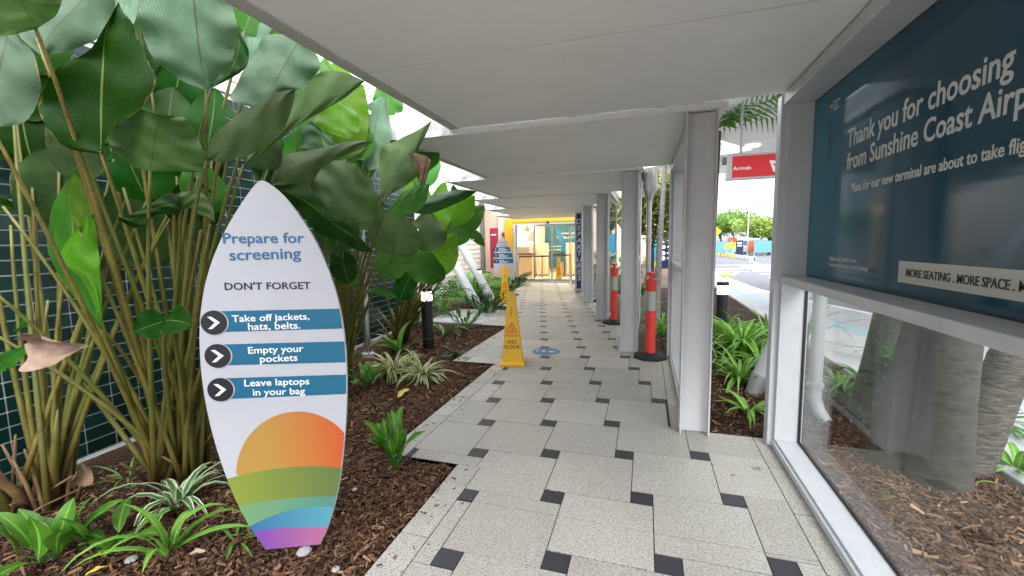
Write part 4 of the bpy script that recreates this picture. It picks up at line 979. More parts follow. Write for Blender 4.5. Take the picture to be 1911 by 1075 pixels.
def big_plant(base, label, leaves, extra_stems, seed, spread=.28, stem_r=.0115, stubs=18, stem_prob=1.0):
    """leaves: (bx,by,dB, tx,ty,dT, width_px, mat, face, roll, sag, fold, prof)"""
    r = random.Random(seed); base = Vector(base); t = thing('broadleaf_plant', label, 'plant', tuple(base), 'tall broad leaved plants by the tiled wall')
    for i, q in enumerate(leaves):
        if isinstance(q[0], list):
            st, d0, d1, mat, face, e = q; mb = MB(); Bp, d = leaf_loft(mb, st, d0, d1, face, e, seed*31+i); mb.build('leaf', mat, t, smooth=True)
            if mat == 'dead_leaf_mat': continue
            a = r.uniform(0, math.tau); s0 = base+Vector((math.cos(a)*spread*r.random(), math.sin(a)*spread*r.random(), -.03)); c = s0.lerp(Bp, .55)+Vector((0, 0, .35)); c = c*.75+(Bp-d*.3)*.25
            mb = MB(); mb.tube(bez(s0, c, Bp+d*.01, 9), [stem_r*(1.55-1.0*k/9) for k in range(10)], 7); mb.build('stem', 'petiole', t, smooth=True); continue
        bx, by, dB, tx, ty, dT, wp, mat, face, roll, sag, fold, prof = q
        Bp, Tp = at_d(bx, by, dB), at_d(tx, ty, dT); wd = wp/FPX*(dB+dT)/2/max(.35, math.cos(R(roll)))
        mb = MB(); leaf_mesh(mb, Bp, Tp, wd, face, roll, sag, fold, .016+.038*r.random(), seed*100+i, prof, tear=r.choice((0, 0, 0, 1))); mb.build('leaf', mat, t, smooth=True)
        if r.random() > stem_prob: continue
        a = r.uniform(0, math.tau); s0 = base+Vector((math.cos(a)*spread*r.random(), math.sin(a)*spread*r.random(), -.03))
        c = s0.lerp(Bp, .55)+Vector((0, 0, .35)); d = (Tp-Bp).normalized(); c = c*.75+(Bp-d*.3)*.25
        mb = MB(); mb.tube(bez(s0, c, Bp+d*.01, 9), [stem_r*(1.55-1.0*k/9) for k in range(10)], 7); mb.build('stem', 'petiole', t, smooth=True)
    for (px, py, d) in extra_stems:
        e = at_d(px, py, d); a = r.uniform(0, math.tau); s0 = base+Vector((math.cos(a)*spread*r.random(), math.sin(a)*spread*r.random(), -.03))
        c = s0.lerp(e, .5)+Vector((r.uniform(-.06, .06), r.uniform(-.06, .06), .22)); mb = MB()
        mb.tube(bez(s0, c, e, 8), [stem_r*(1.6-1.0*k/8) for k in range(9)], 7); mb.build('stem', 'petiole', t, smooth=True)
    for _ in range(stubs//2):
        a = r.uniform(0, math.tau); s0 = base+Vector((math.cos(a)*spread*r.uniform(.1, .9), math.sin(a)*spread*r.uniform(.1, .9), -.03)); lean = Vector((math.cos(a)*r.uniform(.02, .2), math.sin(a)*r.uniform(.02, .2), 0)); h = r.uniform(.35, .75)
        mb = MB(); mb.tube([s0, s0+lean*.4+Vector((0, 0, h*.35)), s0+lean+Vector((0, 0, h*.7)), s0+lean*1.5+Vector((0, 0, h))], [.030, .027, .018, .004], 9); mb.build('sheath', r.choice(('petiole', 'petiole', 'dead_stem')), t, smooth=True)
    for _ in range(stubs):
        a = r.uniform(0, math.tau); s0 = base+Vector((math.cos(a)*spread*r.uniform(.2, 1.1), math.sin(a)*spread*r.uniform(.2, 1.1), -.03)); h = r.uniform(.15, .6)
        e = s0+Vector((r.uniform(-.25, .25), r.uniform(-.25, .25), h)); mb = MB(); mb.tube([s0, s0.lerp(e, .5)+Vector((0, 0, .02)), e], [.014, .011, .006], 6); mb.build('dead_stem', 'dead_stem', t, smooth=True)
    return t
paint('dead_stem', (.20, .115, .05), .8, var=.2, scale=14)
D, G_, W_, MI, BR = 'leaf_dark', 'leaf_grey', 'leaf_waxy', 'leaf_mid', 'leaf_bright'
K1 = [
 ([(455,150),(415,70,455,60,500,90),(430,-20,470,-20,520,10),(470,-120,490,-120,530,-90),(500,-200)], 2.3, 2.4, W_, 'L', .04),
 ([(938,250),(880,110,940,110,1010,120),(875,40,945,40,1040,60),(880,-30,950,-40,1050,-20),(960,-150)], 2.6, 2.75, W_, 'L', .04),
 ([(560,300),(490,200,540,200,600,230),(485,110,520,110,590,140),(500,40,520,40,560,60),(520,-40)], 2.5, 2.55, D, 'U', .04),
 ([(700,470),(590,380,680,390,720,420),(560,290,640,310,700,330),(600,240,650,260,690,270),(640,200)], 2.6, 2.65, D, 'L', .04),
 ([(1000,700),(940,640,990,640,1040,660),(960,560,1000,570,1050,590),(990,520,1020,530,1060,545),(1040,500)], 2.9, 2.95, D, 'U', .04),
 ([(772,345),(680,300,760,290,820,280),(590,235,750,225,868,215),(530,130,738,130,888,130),(512,30,728,30,872,30),(530,-120,715,-120,830,-120),(690,-330)], 2.05, 1.85, W_, 'L', .05),
 ([(785,332),(800,285,850,280,905,265),(860,200,890,190,930,200),(890,100)], 2.25, 2.3, D, 'U', .03),
 ([(375,574),(230,545,378,530,420,482),(150,420,378,430,530,402),(158,340,380,330,580,310),(220,250,385,240,550,220),(330,190,390,150,500,100),(390,100,412,70,465,50),(442,8)], 1.9, 1.85, D, 'U', -.06),
 ([(150,205),(70,130,180,140,260,190),(100,90,230,80,370,140),(190,60,290,20,425,90),(220,0,350,-60,430,10),(270,-90,400,-140,440,-70),(460,-230)], 1.95, 2.0, W_, 'L', .05),
 ([(137,108),(-20,135,110,60,215,50),(-120,60,70,-20,225,-20),(-160,-60,30,-100,180,-110),(-40,-240)], 1.6, 1.4, G_, 'L', .05),
 ([(-40,475),(-150,380,-30,390,100,452),(-160,280,-10,290,150,330),(-130,180,15,190,130,210),(-60,120,30,130,80,150),(40,100)], 1.8, 1.9, W_, 'L', .05),
 ([(500,625,560,640,640,640),(420,560,568,592,770,640),(405,520,575,545,775,592),(412,450,582,500,738,515),(435,400,588,465,700,448),(480,390,590,438,640,432),(560,420)], 1.98, 1.8, G_, 'L', .06),
 ([(765,600),(790,520,830,560,850,600),(860,450,890,505,950,570),(940,398,960,440,1040,510),(1020,348,1040,380,1085,420),(1105,333)], 2.0, 1.95, G_, 'L', .06),
 ([(905,620),(960,520,985,545,960,592),(1080,400,1090,462,1100,478),(1160,295,1190,395,1200,418),(1250,262,1280,348,1290,364),(1362,303)], 2.35, 2.6, G_, 'L', .05),
 ([(960,405),(865,372,1000,350,1060,342),(890,300,1030,300,1130,330),(950,200,1065,240,1185,270),(1000,130,1100,180,1190,215),(1120,138)], 2.45, 2.5, W_, 'L', .05),
 ([(385,1240),(270,1100,340,1100,375,1100),(185,960,290,960,370,960),(183,830,270,830,358,830),(220,720,285,720,354,720),(285,638)], 2.4, 2.32, MI, 'U', .10),
 ([(385,1240),(320,1062,350,1060,376,1040),(226,962,300,950,368,940),(290,850,330,840,354,828),(346,798)], 2.3, 2.25, BR, 'U', .05),
 ([(300,872),(262,800,300,790,352,790),(256,700,300,690,352,710),(285,636)], 2.27, 2.24, BR, 'U', .05),
 ([(682,760),(640,722,635,765,662,802),(560,762,555,785,590,800),(500,796,495,818,512,852),(436,815)], 2.2, 2.0, D, 'U', .08),
 ([(650,724),(690,716,690,742,680,785),(750,718,740,750,706,775),(792,768,775,790,748,802),(804,832)], 2.22, 2.15, G_, 'L', .08),
]
L1 = [
 # background fillers first
 (120, 420, 2.75, 95, 270, 2.7, 120, D, 'L', 10, .05, .1, 0), (60, 300, 2.7, 40, 190, 2.65, 110, D, 'U', 0, .05, .1, 0),
 (285, 500, 2.8, 230, 330, 2.7, 130, D, 'L', 15, .05, .1, 0), (330, 400, 2.75, 345, 260, 2.7, 90, D, 'L', 0, .05, .1, 0),
 (345, 250, 2.8, 330, 130, 2.75, 130, W_, 'L', 10, .03, .1, 0), (250, 230, 2.8, 240, 80, 2.8, 120, G_, 'L', 0, .03, .1, 0),
 (310, 215, 2.6, 340, 90, 2.6, 110, D, 'U', 0, .03, .1, 0), (20, 130, 2.5, 30, -20, 2.5, 150, D, 'U', 0, .03, .1, 0),
 (310, 598, 2.2, 248, 620, 2.1, 62, D, 'U', 5, .06, .15, 0), (310, 598, 2.2, 358, 608, 2.15, 66, D, 'U', -5, .06, .15, 0),
 (-20, 690, 2.2, 52, 645, 2.2, 34, MI, 'U', 0, .1, .2, 1), (30, 600, 2.6, 62, 600, 2.55, 42, D, 'U', 0, .1, .2, 0),
 (28, 390, 2.5, -40, 370, 2.4, 30, D, 'U', 0, .1, .2, 1), (455, 60, 2.6, 500, -40, 2.7, 110, MI, 'U', 0, .03, .12, 0), (400, 470, 2.7, 375, 395, 2.65, 45, D, 'L', 0, .03, .12, 0),
 (560, 150, 2.9, 520, 40, 3.0, 90, G_, 'L', 0, .03, .12, 0), (500, 320, 2.7, 470, 210, 2.8, 80, D, 'L', 0, .05, .12, 0),
]
ST1 = [(5, 385, 2.3), (30, 330, 2.3), (70, 70, 1.9), (130, 430, 2.5), (230, 350, 2.4), (-30, 530, 2.2), (205, 250, 2.6), (370, 330, 2.4), (350, 300, 2.5), (385, 250, 2.45), (395, 300, 2.6), (330, 330, 2.5), (415, 240, 2.3), (340, 220, 2.6), (362, 250, 2.55), (300, 300, 2.6), (-60, 600, 2.3), (425, 250, 2.6), (405, 330, 2.5), (375, 430, 2.35), (392, 420, 2.3)]
big_plant((-3.12, 2.02, 0), 'tall broad leaved plant with big paddle leaves behind the near surfboard sign', K1+L1[8:], ST1, 3, .2, stem_prob=.75)
L1F = [(184, 266, 2.55, 220, 167, 2.65, 119, D, 'L', 2, 0.05, 0.12, 0), (392, 367, 2.79, 348, 233, 2.79, 93, D, 'U', -14, 0.05, 0.12, 0), (29, 307, 2.74, 42, 162, 2.62, 111, D, 'L', -9, 0.05, 0.12, 0), (277, 375, 2.62, 229, 260, 2.56, 85, D, 'U', 7, 0.05, 0.12, 0), (370, 423, 2.67, 359, 329, 2.51, 93, D, 'U', -12, 0.05, 0.12, 0), (316, 211, 2.77, 292, 70, 2.54, 120, D, 'L', 2, 0.05, 0.12, 0), (385, 280, 2.57, 401, 166, 2.67, 79, D, 'U', -7, 0.05, 0.12, 0), (224, 338, 2.8, 201, 239, 2.8, 77, MI, 'U', -10, 0.05, 0.12, 0), (249, 163, 2.7, 268, 51, 2.73, 75, G_, 'U', 12, 0.05, 0.12, 0), (368, 263, 2.79, 337, 161, 2.72, 91, G_, 'U', -2, 0.05, 0.12, 0), (29, 219, 2.63, 63, 113, 2.59, 98, D, 'U', -3, 0.05, 0.12, 0), (324, 400, 2.61, 349, 281, 2.72, 93, D, 'U', 15, 0.05, 0.12, 0), (315, 308, 2.58, 324, 161, 2.59, 108, G_, 'U', -14, 0.05, 0.12, 0), (393, 401, 2.58, 358, 295, 2.54, 73, MI, 'U', 10, 0.05, 0.12, 0), (151, 340, 2.59, 130, 192, 2.67, 78, D, 'L', 7, 0.05, 0.12, 0), (32, 280, 2.75, 38, 182, 2.68, 114, G_, 'L', -4, 0.05, 0.12, 0)]
big_plant((-3.62, 1.55, 0), 'tall broad leaved plant at the far left edge against the tiles', L1[:8]+L1F, [(-40, 300, 2.4), (20, 420, 2.5), (60, 350, 2.6), (140, 400, 2.6), (110, 300, 2.7), (90, 560, 2.6), (230, 420, 2.7)], 4, .2, stubs=10, stem_prob=.3)
K2 = [
 ([(1600,640),(1530,600,1580,590,1640,600),(1520,520,1570,510,1630,530),(1560,450)], 4.4, 4.5, MI, 'L', .05),
 ([(1480,480),(1400,420,1450,420,1500,430),(1400,340,1450,350,1500,360),(1440,290)], 4.3, 4.4, MI, 'U', .05),
 ([(1240,420),(1160,340,1220,330,1270,350),(1170,270,1220,265,1260,280),(1215,210)], 3.7, 3.8, MI, 'L', .05),
 ([(1180,560),(1120,500,1170,500,1240,520),(1110,420,1170,430,1240,450),(1140,360,1190,370,1240,390),(1200,310)], 3.5, 3.6, MI, 'L', .05),
 ([(1300,520),(1180,470,1280,470,1340,490),(1200,400,1280,400,1330,420),(1240,350)], 3.3, 3.4, BR, 'U', .05),
 ([(1320,720),(1290,640,1330,640,1390,660),(1310,560,1350,570,1410,590),(1370,500)], 3.8, 3.9, MI, 'U', .05),
 ([(1230,620),(1130,560,1220,560,1260,580),(1110,500,1190,490,1240,520),(1160,450)], 3.3, 3.4, W_, 'U', .05),
 ([(1015,688),(1090,682,1090,722,1090,762),(1160,712,1165,768,1180,862),(1240,793,1250,838,1280,907),(1320,858,1325,888,1340,937),(1392,942)], 2.65, 3.0, D, 'U', .06),
 ([(1215,802),(1165,720,1240,765,1290,828),(1150,650,1270,740,1400,812),(1190,610,1295,715,1412,750),(1250,598,1330,680,1390,680),(1332,612)], 2.95, 3.1, G_, 'L', .05),
 ([(1010,682),(1035,610,1080,640,1140,702),(1080,575,1150,602,1200,632),(1200,553,1230,573,1262,592),(1310,528,1320,543,1340,559),(1394,529)], 2.75, 3.0, G_, 'L', .08),
 ([(1260,605),(1215,540,1265,540,1355,562),(1205,450,1275,450,1375,470),(1225,390,1295,385,1372,390),(1290,340,1325,345,1365,345),(1356,316)], 3.6, 3.7, BR, 'L', .05),
 ([(1425,742),(1418,650,1460,680,1520,690),(1420,560,1500,610,1570,640),(1468,530,1535,565,1562,560),(1550,493,1570,520,1582,522),(1613,450)], 3.45, 3.6, G_, 'L', .06),
 ([(1535,568),(1552,640,1570,620,1600,588),(1568,688,1590,650,1606,622),(1586,690)], 3.5, 3.55, 'dead_leaf_mat', 'U', .1),
 ([(1440,792),(1500,720,1510,740,1522,800),(1570,690,1562,712,1582,770),(1606,688)], 3.7, 3.8, MI, 'L', .06),
]
L2 = K2+[
 (690, 320, 3.8, 712, 178, 3.9, 66, W_, 'L', 0, .04, .12, 0),
 (610, 240, 3.6, 590, 130, 3.7, 80, BR, 'U', 0, .04, .12, 0), (575, 330, 3.4, 600, 235, 3.5, 95, MI, 'U', 0, .04, .12, 0), (650, 240, 4.0, 625, 115, 4.1, 70, BR, 'L', 0, .04, .12, 0),
 (735, 330, 3.9, 725, 225, 4.0, 60, MI, 'U', 0, .04, .12, 0), (735, 476, 4.1, 742, 392, 4.2, 105, G_, 'L', 10, .06, .1, 2),
 (640, 470, 3.5, 600, 380, 3.4, 80, D, 'L', 0, .06, .1, 0), (640, 405, 3.3, 700, 395, 3.4, 45, G_, 'L', 0, .06, .1, 0), (700, 500, 4.2, 770, 470, 4.2, 60, MI, 'L', 0, .06, .1, 0),
 (650, 530, 3.6, 625, 455, 3.6, 50, D, 'U', 0, .06, .1, 0), (685, 540, 4.0, 742, 556, 3.9, 16, MI, 'U', 0, .06, .1, 1), (655, 535, 3.7, 662, 500, 3.7, 22, MI, 'U', 0, .06, .1, 0), (545, 240, 3.2, 560, 150, 3.3, 70, MI, 'U', 0, .03, .12, 0), (690, 430, 3.7, 660, 340, 3.8, 80, D, 'L', 0, .05, .1, 0), (680, 300, 3.7, 640, 210, 3.9, 70, MI, 'U', 0, .05, .1, 0),
]
ST2 = [(700, 400, 4.0), (720, 440, 4.1), (690, 360, 3.8), (745, 440, 4.3), (660, 420, 3.6), (760, 430, 4.3), (640, 380, 3.6), (675, 450, 3.9), (705, 480, 4.1), (610, 390, 3.5), (628, 440, 3.4)]
big_plant((-3.42, 4.0, 0), 'tall broad leaved plant with arching stems just right of the near surfboard sign', L2, ST2, 5, .16, .010)
L3 = [
 (838, 455, 6.2, 905, 384, 6.3, 50, MI, 'L', 10, .06, .15, 0), ([(1535,782),(1560,748,1600,760,1590,802),(1640,722,1680,737,1700,762),(1720,708,1740,717,1750,737),(1782,714)], 5.0, 5.3, W_, 'U', .08), (845, 420, 6.0, 885, 365, 6.1, 40, BR, 'U', 10, .06, .15, 1),
 (800, 515, 5.6, 850, 436, 5.7, 62, BR, 'L', 10, .08, .15, 0), (830, 520, 5.6, 738, 480, 5.3, 60, MI, 'U', 15, .12, .2, 1), (790, 470, 5.5, 800, 395, 5.6, 75, G_, 'L', 0, .06, .12, 0),
 (770, 480, 5.4, 735, 440, 5.4, 50, D, 'L', 0, .06, .12, 0), (818, 440, 6.1, 830, 340, 6.2, 50, BR, 'U', 0, .05, .1, 0),
 (790, 400, 5.8, 770, 320, 6.0, 50, BR, 'L', 0, .05, .1, 0), (860, 440, 6.5, 845, 345, 6.6, 34, MI, 'U', 0, .05, .1, 0), (780, 350, 5.8, 810, 270, 6.0, 46, MI, 'U', 0, .05, .1, 0), (745, 560, 5.9, 770, 500, 5.9, 40, D, 'U', 0, .05, .1, 0), (875, 430, 6.8, 905, 460, 6.7, 20, MI, 'U', 0, .1, .2, 1), (650, 165, 4.6, 690, 230, 4.4, 40, BR, 'U', 0, .1, .1, 0)
]
ST3 = [(770 + i*5, 500-((i*37) % 60), 5.9+.05*(i % 4)) for i in range(16)]
big_plant((-3.85, 6.05, 0), 'tall broad leaved plant behind the nearest garden light', L3, ST3, 6, .15, .012)

def strap_clump(c, n, L, wd, mat, label, seed, name='strap_plant', cat='plant', erect=.6, group=None, nseg=7, tipdrop=1.0, root=.05, Lvar=.35):
    r = random.Random(seed); c = Vector(c); mb = MB()
    for i in range(n):
        a = r.uniform(0, math.tau); el = R(90)*min(1, max(.1, r.gauss(erect, .18))); l = L*r.uniform(1-Lvar, 1+Lvar*.6); w_ = wd*r.uniform(.7, 1.2)
        d = Vector((math.cos(a), math.sin(a), 0)); s_ = Vector((-math.sin(a), math.cos(a), 0)); p = c+d*r.uniform(0, root); e = el; vs = []; uvs = []; tw = r.uniform(-.4, .4)
        bend = r.uniform(.8, 1.9)*tipdrop
        for k in range(nseg+1):
            t = k/nseg; f = max(.03, min(1, (t*5+.35))*(1-t**2.5)); up = Vector((-math.cos(a)*math.sin(e), -math.sin(a)*math.sin(e), math.cos(e)))
            sv = s_*math.cos(tw*t)+up*math.sin(tw*t)
            for q, v in ((-1, 0), (0, .5), (1, 1)): vs.append(p+sv*(q*w_/2*f)+up*(abs(q)*w_*.16*f)); uvs.append((t, v))
            p = p+(d*math.cos(e)+Vector((0, 0, math.sin(e))))*(l/nseg); e -= bend/nseg*(1+t)
            if p.z < c.z+.012: p.z = c.z+.012+r.uniform(0, .01)
        mb.add(vs, [(3*k+q, 3*k+q+1, 3*k+q+4, 3*k+q+3) for k in range(nseg) for q in (0, 1)], 0, uvs)
    return tag(mb.build(name, mat, smooth=True), label, cat, group)
def leafy(c, n, h, ll, lw, mat, label, seed, name='leafy_plant', erect=.5, group=None, spread=.12):
    r = random.Random(seed); c = Vector(c); t = thing(name, label, 'plant', tuple(c), group); mb = MB(); sm = MB()
    for i in range(n):
        a = r.uniform(0, math.tau); q = r.random(); s0 = c+Vector((math.cos(a), math.sin(a), 0))*spread*.3*r.random()
        e = R(90)*min(.97, max(.05, r.gauss(erect, .22))); d = Vector((math.cos(a)*math.cos(e), math.sin(a)*math.cos(e), math.sin(e)))
        b0 = s0+Vector((0, 0, h*(.25+.75*q)))*.7+Vector((math.cos(a), math.sin(a), 0))*spread*(.3+q*.7); l = ll*r.uniform(.65, 1.15); tp = b0+d*l
        leaf_mesh(mb, b0, tp, lw*r.uniform(.8, 1.2), 'U', r.uniform(-20, 20), .10, .18, .015, seed*50+i, 1, 8, 4, view=Vector((d.x*.5, d.y*.5, -1)))
        sm.tube(bez(s0, s0.lerp(b0, .5)+Vector((0, 0, .04)), b0, 4), .0035, 5)
    mb.build('foliage', mat, t, smooth=True); sm.build('stem', 'strap_green', t); return t
def gz(px, py, z=-.03): return at_z(px, py, z)
leafy(gz(95, 1045), 13, .14, .23, .11, 'leaf_fresh', 'light green broad leaved seedling at the bottom left corner', 21, erect=.5, spread=.10)
leafy(gz(215, 1020), 12, .08, .24, .08, 'leaf_fresh', 'green pointed leaf plant right of the corner seedling', 22, erect=.3, spread=.08)
strap_clump(gz(335, 945), 22, .46, .046, 'strap_varieg', 'white edged strap leaved plant left of the near surfboard sign', 23, erect=.6, tipdrop=1.7)
strap_clump(gz(315, 1030), 10, .40, .045, 'strap_lime', 'plain green strap leaved plant in front of the white edged one', 24, erect=.75)
leafy(gz(738, 872), 17, .22, .23, .095, 'leaf_fresh', 'upright glossy leaved plant in the mulch beside the path notch', 25, erect=.62, spread=.07)
strap_clump(gz(735, 700), 85, .46, .042, 'strap_varieg_yellow', 'yellow striped strap leaved clump below the nearest garden light', 26, erect=.55)
strap_clump(gz(790, 705), 70, .42, .040, 'strap_varieg_yellow', 'yellow striped strap leaved clump nearest the path edge', 27, erect=.5)
leafy(gz(683, 722), 26, .22, .18, .07, 'leaf_fresh', 'leafy green plant tucked beside the right edge of the near surfboard', 28, erect=.45, spread=.14)
strap_clump(gz(745, 660), 7, .75, .085, 'strap_green', 'broad green strap leaves arching left of the nearest garden light', 29, erect=.72)
strap_clump(gz(852, 668), 16, .30, .026, 'strap_dark', 'small dark tuft beside the path beyond the striped clumps', 30, erect=.55)
leafy(gz(868, 612), 30, .34, .22, .06, 'leaf_mid', 'bushy green plant in front of the concrete slab', 31, erect=.4, spread=.26)
strap_clump(gz(830, 625), 14, .55, .05, 'strap_green', 'arching green strap leaves right of the nearest garden light', 32, erect=.5)
leafy(gz(912, 585), 90, .45, .20, .05, 'leaf_dark', 'low dark bushy plant beside the path beyond the slab', 33, erect=.4, spread=.42)
leafy(gz(640, 690), 10, .15, .2, .06, 'leaf_dark', 'dark leaved plant half hidden by the near surfboard', 36, erect=.3, spread=.15)
for i, (px, py, L, lab) in enumerate(((40, 930, .22, 'small grass tuft at the foot of the tiled wall'), (240, 890, .25, 'small dark tuft under the tall stems'), (520, 1000, .12, 'tiny seedling tuft under the surfboard foot'), (440, 1010, .2, 'thin green tuft left of the surfboard foot'), (705, 760, .14, 'tiny tuft in the mulch right of the near surfboard'))):
    strap_clump(gz(px, py), 7, L, .018, 'strap_green', lab, 40+i, name='grass_tuft', erect=.45)

def frond_plant(c, n, L, mat, label, seed, erect=.6, lw=.022, ll=.26, trunk=0, name='palm_plant'):
    r = random.Random(seed); c = Vector(c); t = thing(name, label, 'plant', tuple(c)); mb = MB(); sm = MB(); top = c+Vector((0, 0, trunk))
    for i in range(n):
        a = r.uniform(0, math.tau); e = R(90)*min(.98, max(.1, r.gauss(erect, .2))); p = top.copy(); l = L*r.uniform(.7, 1.15); pts = [p.copy()]; N = 14
        s_ = Vector((-math.sin(a), math.cos(a), 0)); b = r.uniform(1.0, 1.9)
        for k in range(N):
            d = Vector((math.cos(a)*math.cos(e), math.sin(a)*math.cos(e), math.sin(e))); p = p+d*l/N; pts.append(p.copy()); e -= b/N; t_ = (k+1)/N
            if t_ > .25:
                q = ll*math.sin(math.pi*min(1, (t_-.2)/.82))**.6*r.uniform(.85, 1.1)+.02
                for sg in (-1, 1):
                    dd = (s_*sg*.85+d*.6+Vector((0, 0, -.18))).normalized(); w_ = d*lw/2; m_ = p+dd*q*.5+Vector((0, 0, .01)); ee = p+dd*q-Vector((0, 0, q*.22))
                    mb.add([p-w_*.5, p+w_*.5, m_+w_, m_-w_, ee], [(0, 1, 2, 3), (3, 2, 4)], 0, [(0, .2), (0, .8), (.5, .8), (.5, .2), (1, .5)])
        sm.tube(pts, [.009*(1-.75*k/N) for k in range(N+1)], 5)
    mb.build('foliage', mat, t); sm.build('frond_stem', 'strap_lime', t)
    if trunk:
        b = MB(); b.tube([c-Vector((0, 0, .1)), top], [.12, .09], 16); b.build('trunk', 'palm_bark', t, smooth=True)
    return t
frond_plant(at_z(885, 560)+Vector((-.5, 1.2, 0)), 26, 1.25, 'strap_lime', 'lime green fern palm around the farther garden light', 51, .55, .04, .34)
frond_plant((-4.9, 12.4, 0), 22, 1.1, 'strap_green', 'green fern palm behind the farther white tube', 52, .5, .04, .3)
frond_plant((-4.55, 9.0, 0), 22, 1.3, 'strap_dark', 'dark fern palm at the foot of the nearer white tube', 53, .55, .035, .3)
frond_plant((-4.75, 15.3, 0), 16, .95, 'strap_dark', 'dark spiky plant behind the distant surfboard sign', 54, .5, .05, .3)
frond_plant((-5.4, 14.2, 0), 18, 1.0, 'strap_green', 'green spiky plant between the building and the distant surfboard', 55, .55, .05, .3)
leafy((-4.3, 7.1, 0), 60, .9, .32, .10, 'leaf_dark', 'dark broad bush at the end of the tiled wall', 56, erect=.4, spread=.4)
leafy((-4.5, 10.2, 0), 70, .7, .26, .07, 'leaf_mid', 'green bush between the two white tubes', 57, erect=.45, spread=.5)
leafy((-4.2, 13.3, 0), 50, .5, .22, .06, 'leaf_dark', 'dark low bush behind the farther wet floor cone', 58, erect=.4, spread=.4)

# dead leaves and litter
def dead_leaf(px, py, d, size, mat, label, seed, ang):
    c = at_d(px, py, d); mb = MB(); u = (CR*math.cos(ang)+CU*math.sin(ang))*size
    leaf_mesh(mb, c-u*.5, c+u*.5, size*.75, 'U', 25, -.12, 1.3, .13, seed, 1, 20, 14, curl=-.25)
    return tag(mb.build('dead_leaf', mat, smooth=True), label, 'dead leaf')
dead_leaf(92, 648, 2.05, .23, 'dead_leaf_pale', 'pale curled dead leaf caught in the stems at the far left', 61, -.15)
dead_leaf(148, 888, 2.35, .13, 'dead_leaf_mat', 'brown crumpled dead leaf hanging low among the stems', 62, 1.2)
def flat_leaf(px, py, size, mat, label, seed, ang):
    c = gz(px, py, -.005); mb = MB(); u = Vector((math.cos(ang), math.sin(ang), .15))*size; leaf_mesh(mb, c-u/2, c+u/2, size*.35, 'U', 10, .1, .3, .04, seed, 1, 8, 4, view=Vector((0, 0, -1))); return tag(mb.build('fallen_leaf', mat, smooth=True), label, 'fallen leaf')
flat_leaf(754, 735, .20, 'yellow_leaf', 'yellow fallen leaf on the mulch below the striped clumps', 71, 1.4)
flat_leaf(368, 1032, .09, 'dead_leaf_pale', 'tan fallen leaf on the mulch left of the surfboard foot', 72, .3)
flat_leaf(155, 890, .16, 'leaf_mid', 'green fallen leaf by the foot of the tiled wall', 73, .2)
flat_leaf(180, 1065, .08, 'yellow_leaf', 'yellowing fallen leaf among the corner seedlings', 74, .9)
flat_leaf(868, 670, .12, 'dead_leaf_mat', 'brown fallen leaf near the near cone', 75, .1)
for i, (px, py, sz, mt, lab) in enumerate(((1368, 888, .03, 'dead_leaf_mat', 'tiny brown leaf on the paving near the window rail'), (1330, 868, .018, 'dead_leaf_mat', 'dark speck of leaf on the paving before the near column'), (1085, 690, .03, 'dead_leaf_mat', 'small dry leaf on the paving between the cone and the second column'))):
    c = at_z(px, py, .006); mb = MB(); u = Vector((math.cos(i*2.), math.sin(i*2.), .1))*sz; leaf_mesh(mb, c-u/2, c+u/2, sz*.5, 'U', 10, .15, .4, .05, i, 1, 8, 4, view=Vector((0, 0, -1))); tag(mb.build('fallen_leaf', mt, smooth=True), lab, 'fallen leaf')
c = at_z(1412, 874, .001); b = MB(); b.lathe(c, [(.028, 0), (.028, .004), (.020, .005), (.019, .002)], 20); tag(b.build('floor_drain', 'steel'), 'small round metal drain cap set in the paving near the window rail', 'drain cap')
b = MB(); b.tube([gz(-5, 995, .02), gz(80, 945, .03), gz(165, 905, .02)], .007, 8); tag(b.build('fallen_stick', 'dead_leaf_mat', smooth=True), 'long pale dead stick lying across the dark bed at lower left', 'stick')
for i, (px, py, s, lab) in enumerate(((568, 1030, .04, 'grey stone beside the surfboard foot'), (245, 1045, .03, 'pale stone in the mulch by the corner seedlings'), (627, 1063, .022, 'small grey pebble at the bottom edge of the mulch'), (662, 914, .018, 'white pebble in the mulch right of the surfboard'))):
    c = gz(px, py, -.02); r = random.Random(i); b = MB(); b.lathe(c, [(s*.5, -.01), (s, .002), (s*.8, s*.35), (s*.3, s*.5)], 8); tag(b.build('stone', 'concrete', bevel=.003), lab, 'stone')

# ------------------------------------------------------------------ right bed
strap_clump(gz(1385, 665), 110, .80, .048, 'strap_lime', 'big lime green strap leaved clump below the right garden light', 81, erect=.62, Lvar=.45)
strap_clump(gz(1380, 715), 34, .55, .044, 'strap_lime', 'lime strap leaved clump in front of the big one in the right bed', 78, erect=.6)
strap_clump(gz(1420, 690), 40, .6, .044, 'strap_lime', 'lime strap leaved clump beside the white leaning tube in the right bed', 79, erect=.6)
strap_clump(gz(1350, 640), 60, .72, .046, 'strap_lime', 'lime green strap leaved clump beside the near column', 82, erect=.6)
strap_clump(gz(1430, 640), 60, .75, .042, 'strap_lime', 'green strap leaved clump behind the window post', 83, erect=.6)
strap_clump(gz(1395, 770), 18, .42, .045, 'strap_lime', 'small green strap leaved plant in the mulch between column and window post', 84, erect=.5)
strap_clump(gz(1345, 690), 10, .5, .036, 'strap_lime', 'upright strap leaves at the right edge of the near column', 85, erect=.75)
strap_clump(gz(1475, 735), 40, .42, .05, 'strap_green', 'green leafy clump behind the grey downpipe', 86, erect=.5)
strap_clump(gz(1570, 735), 34, .42, .055, 'strap_green', 'green leafy clump right of the grey downpipe', 87, erect=.45)
strap_clump(gz(1612, 715), 20, .4, .05, 'strap_green', 'green leafy clump left of the mossy trunk', 88, erect=.5)
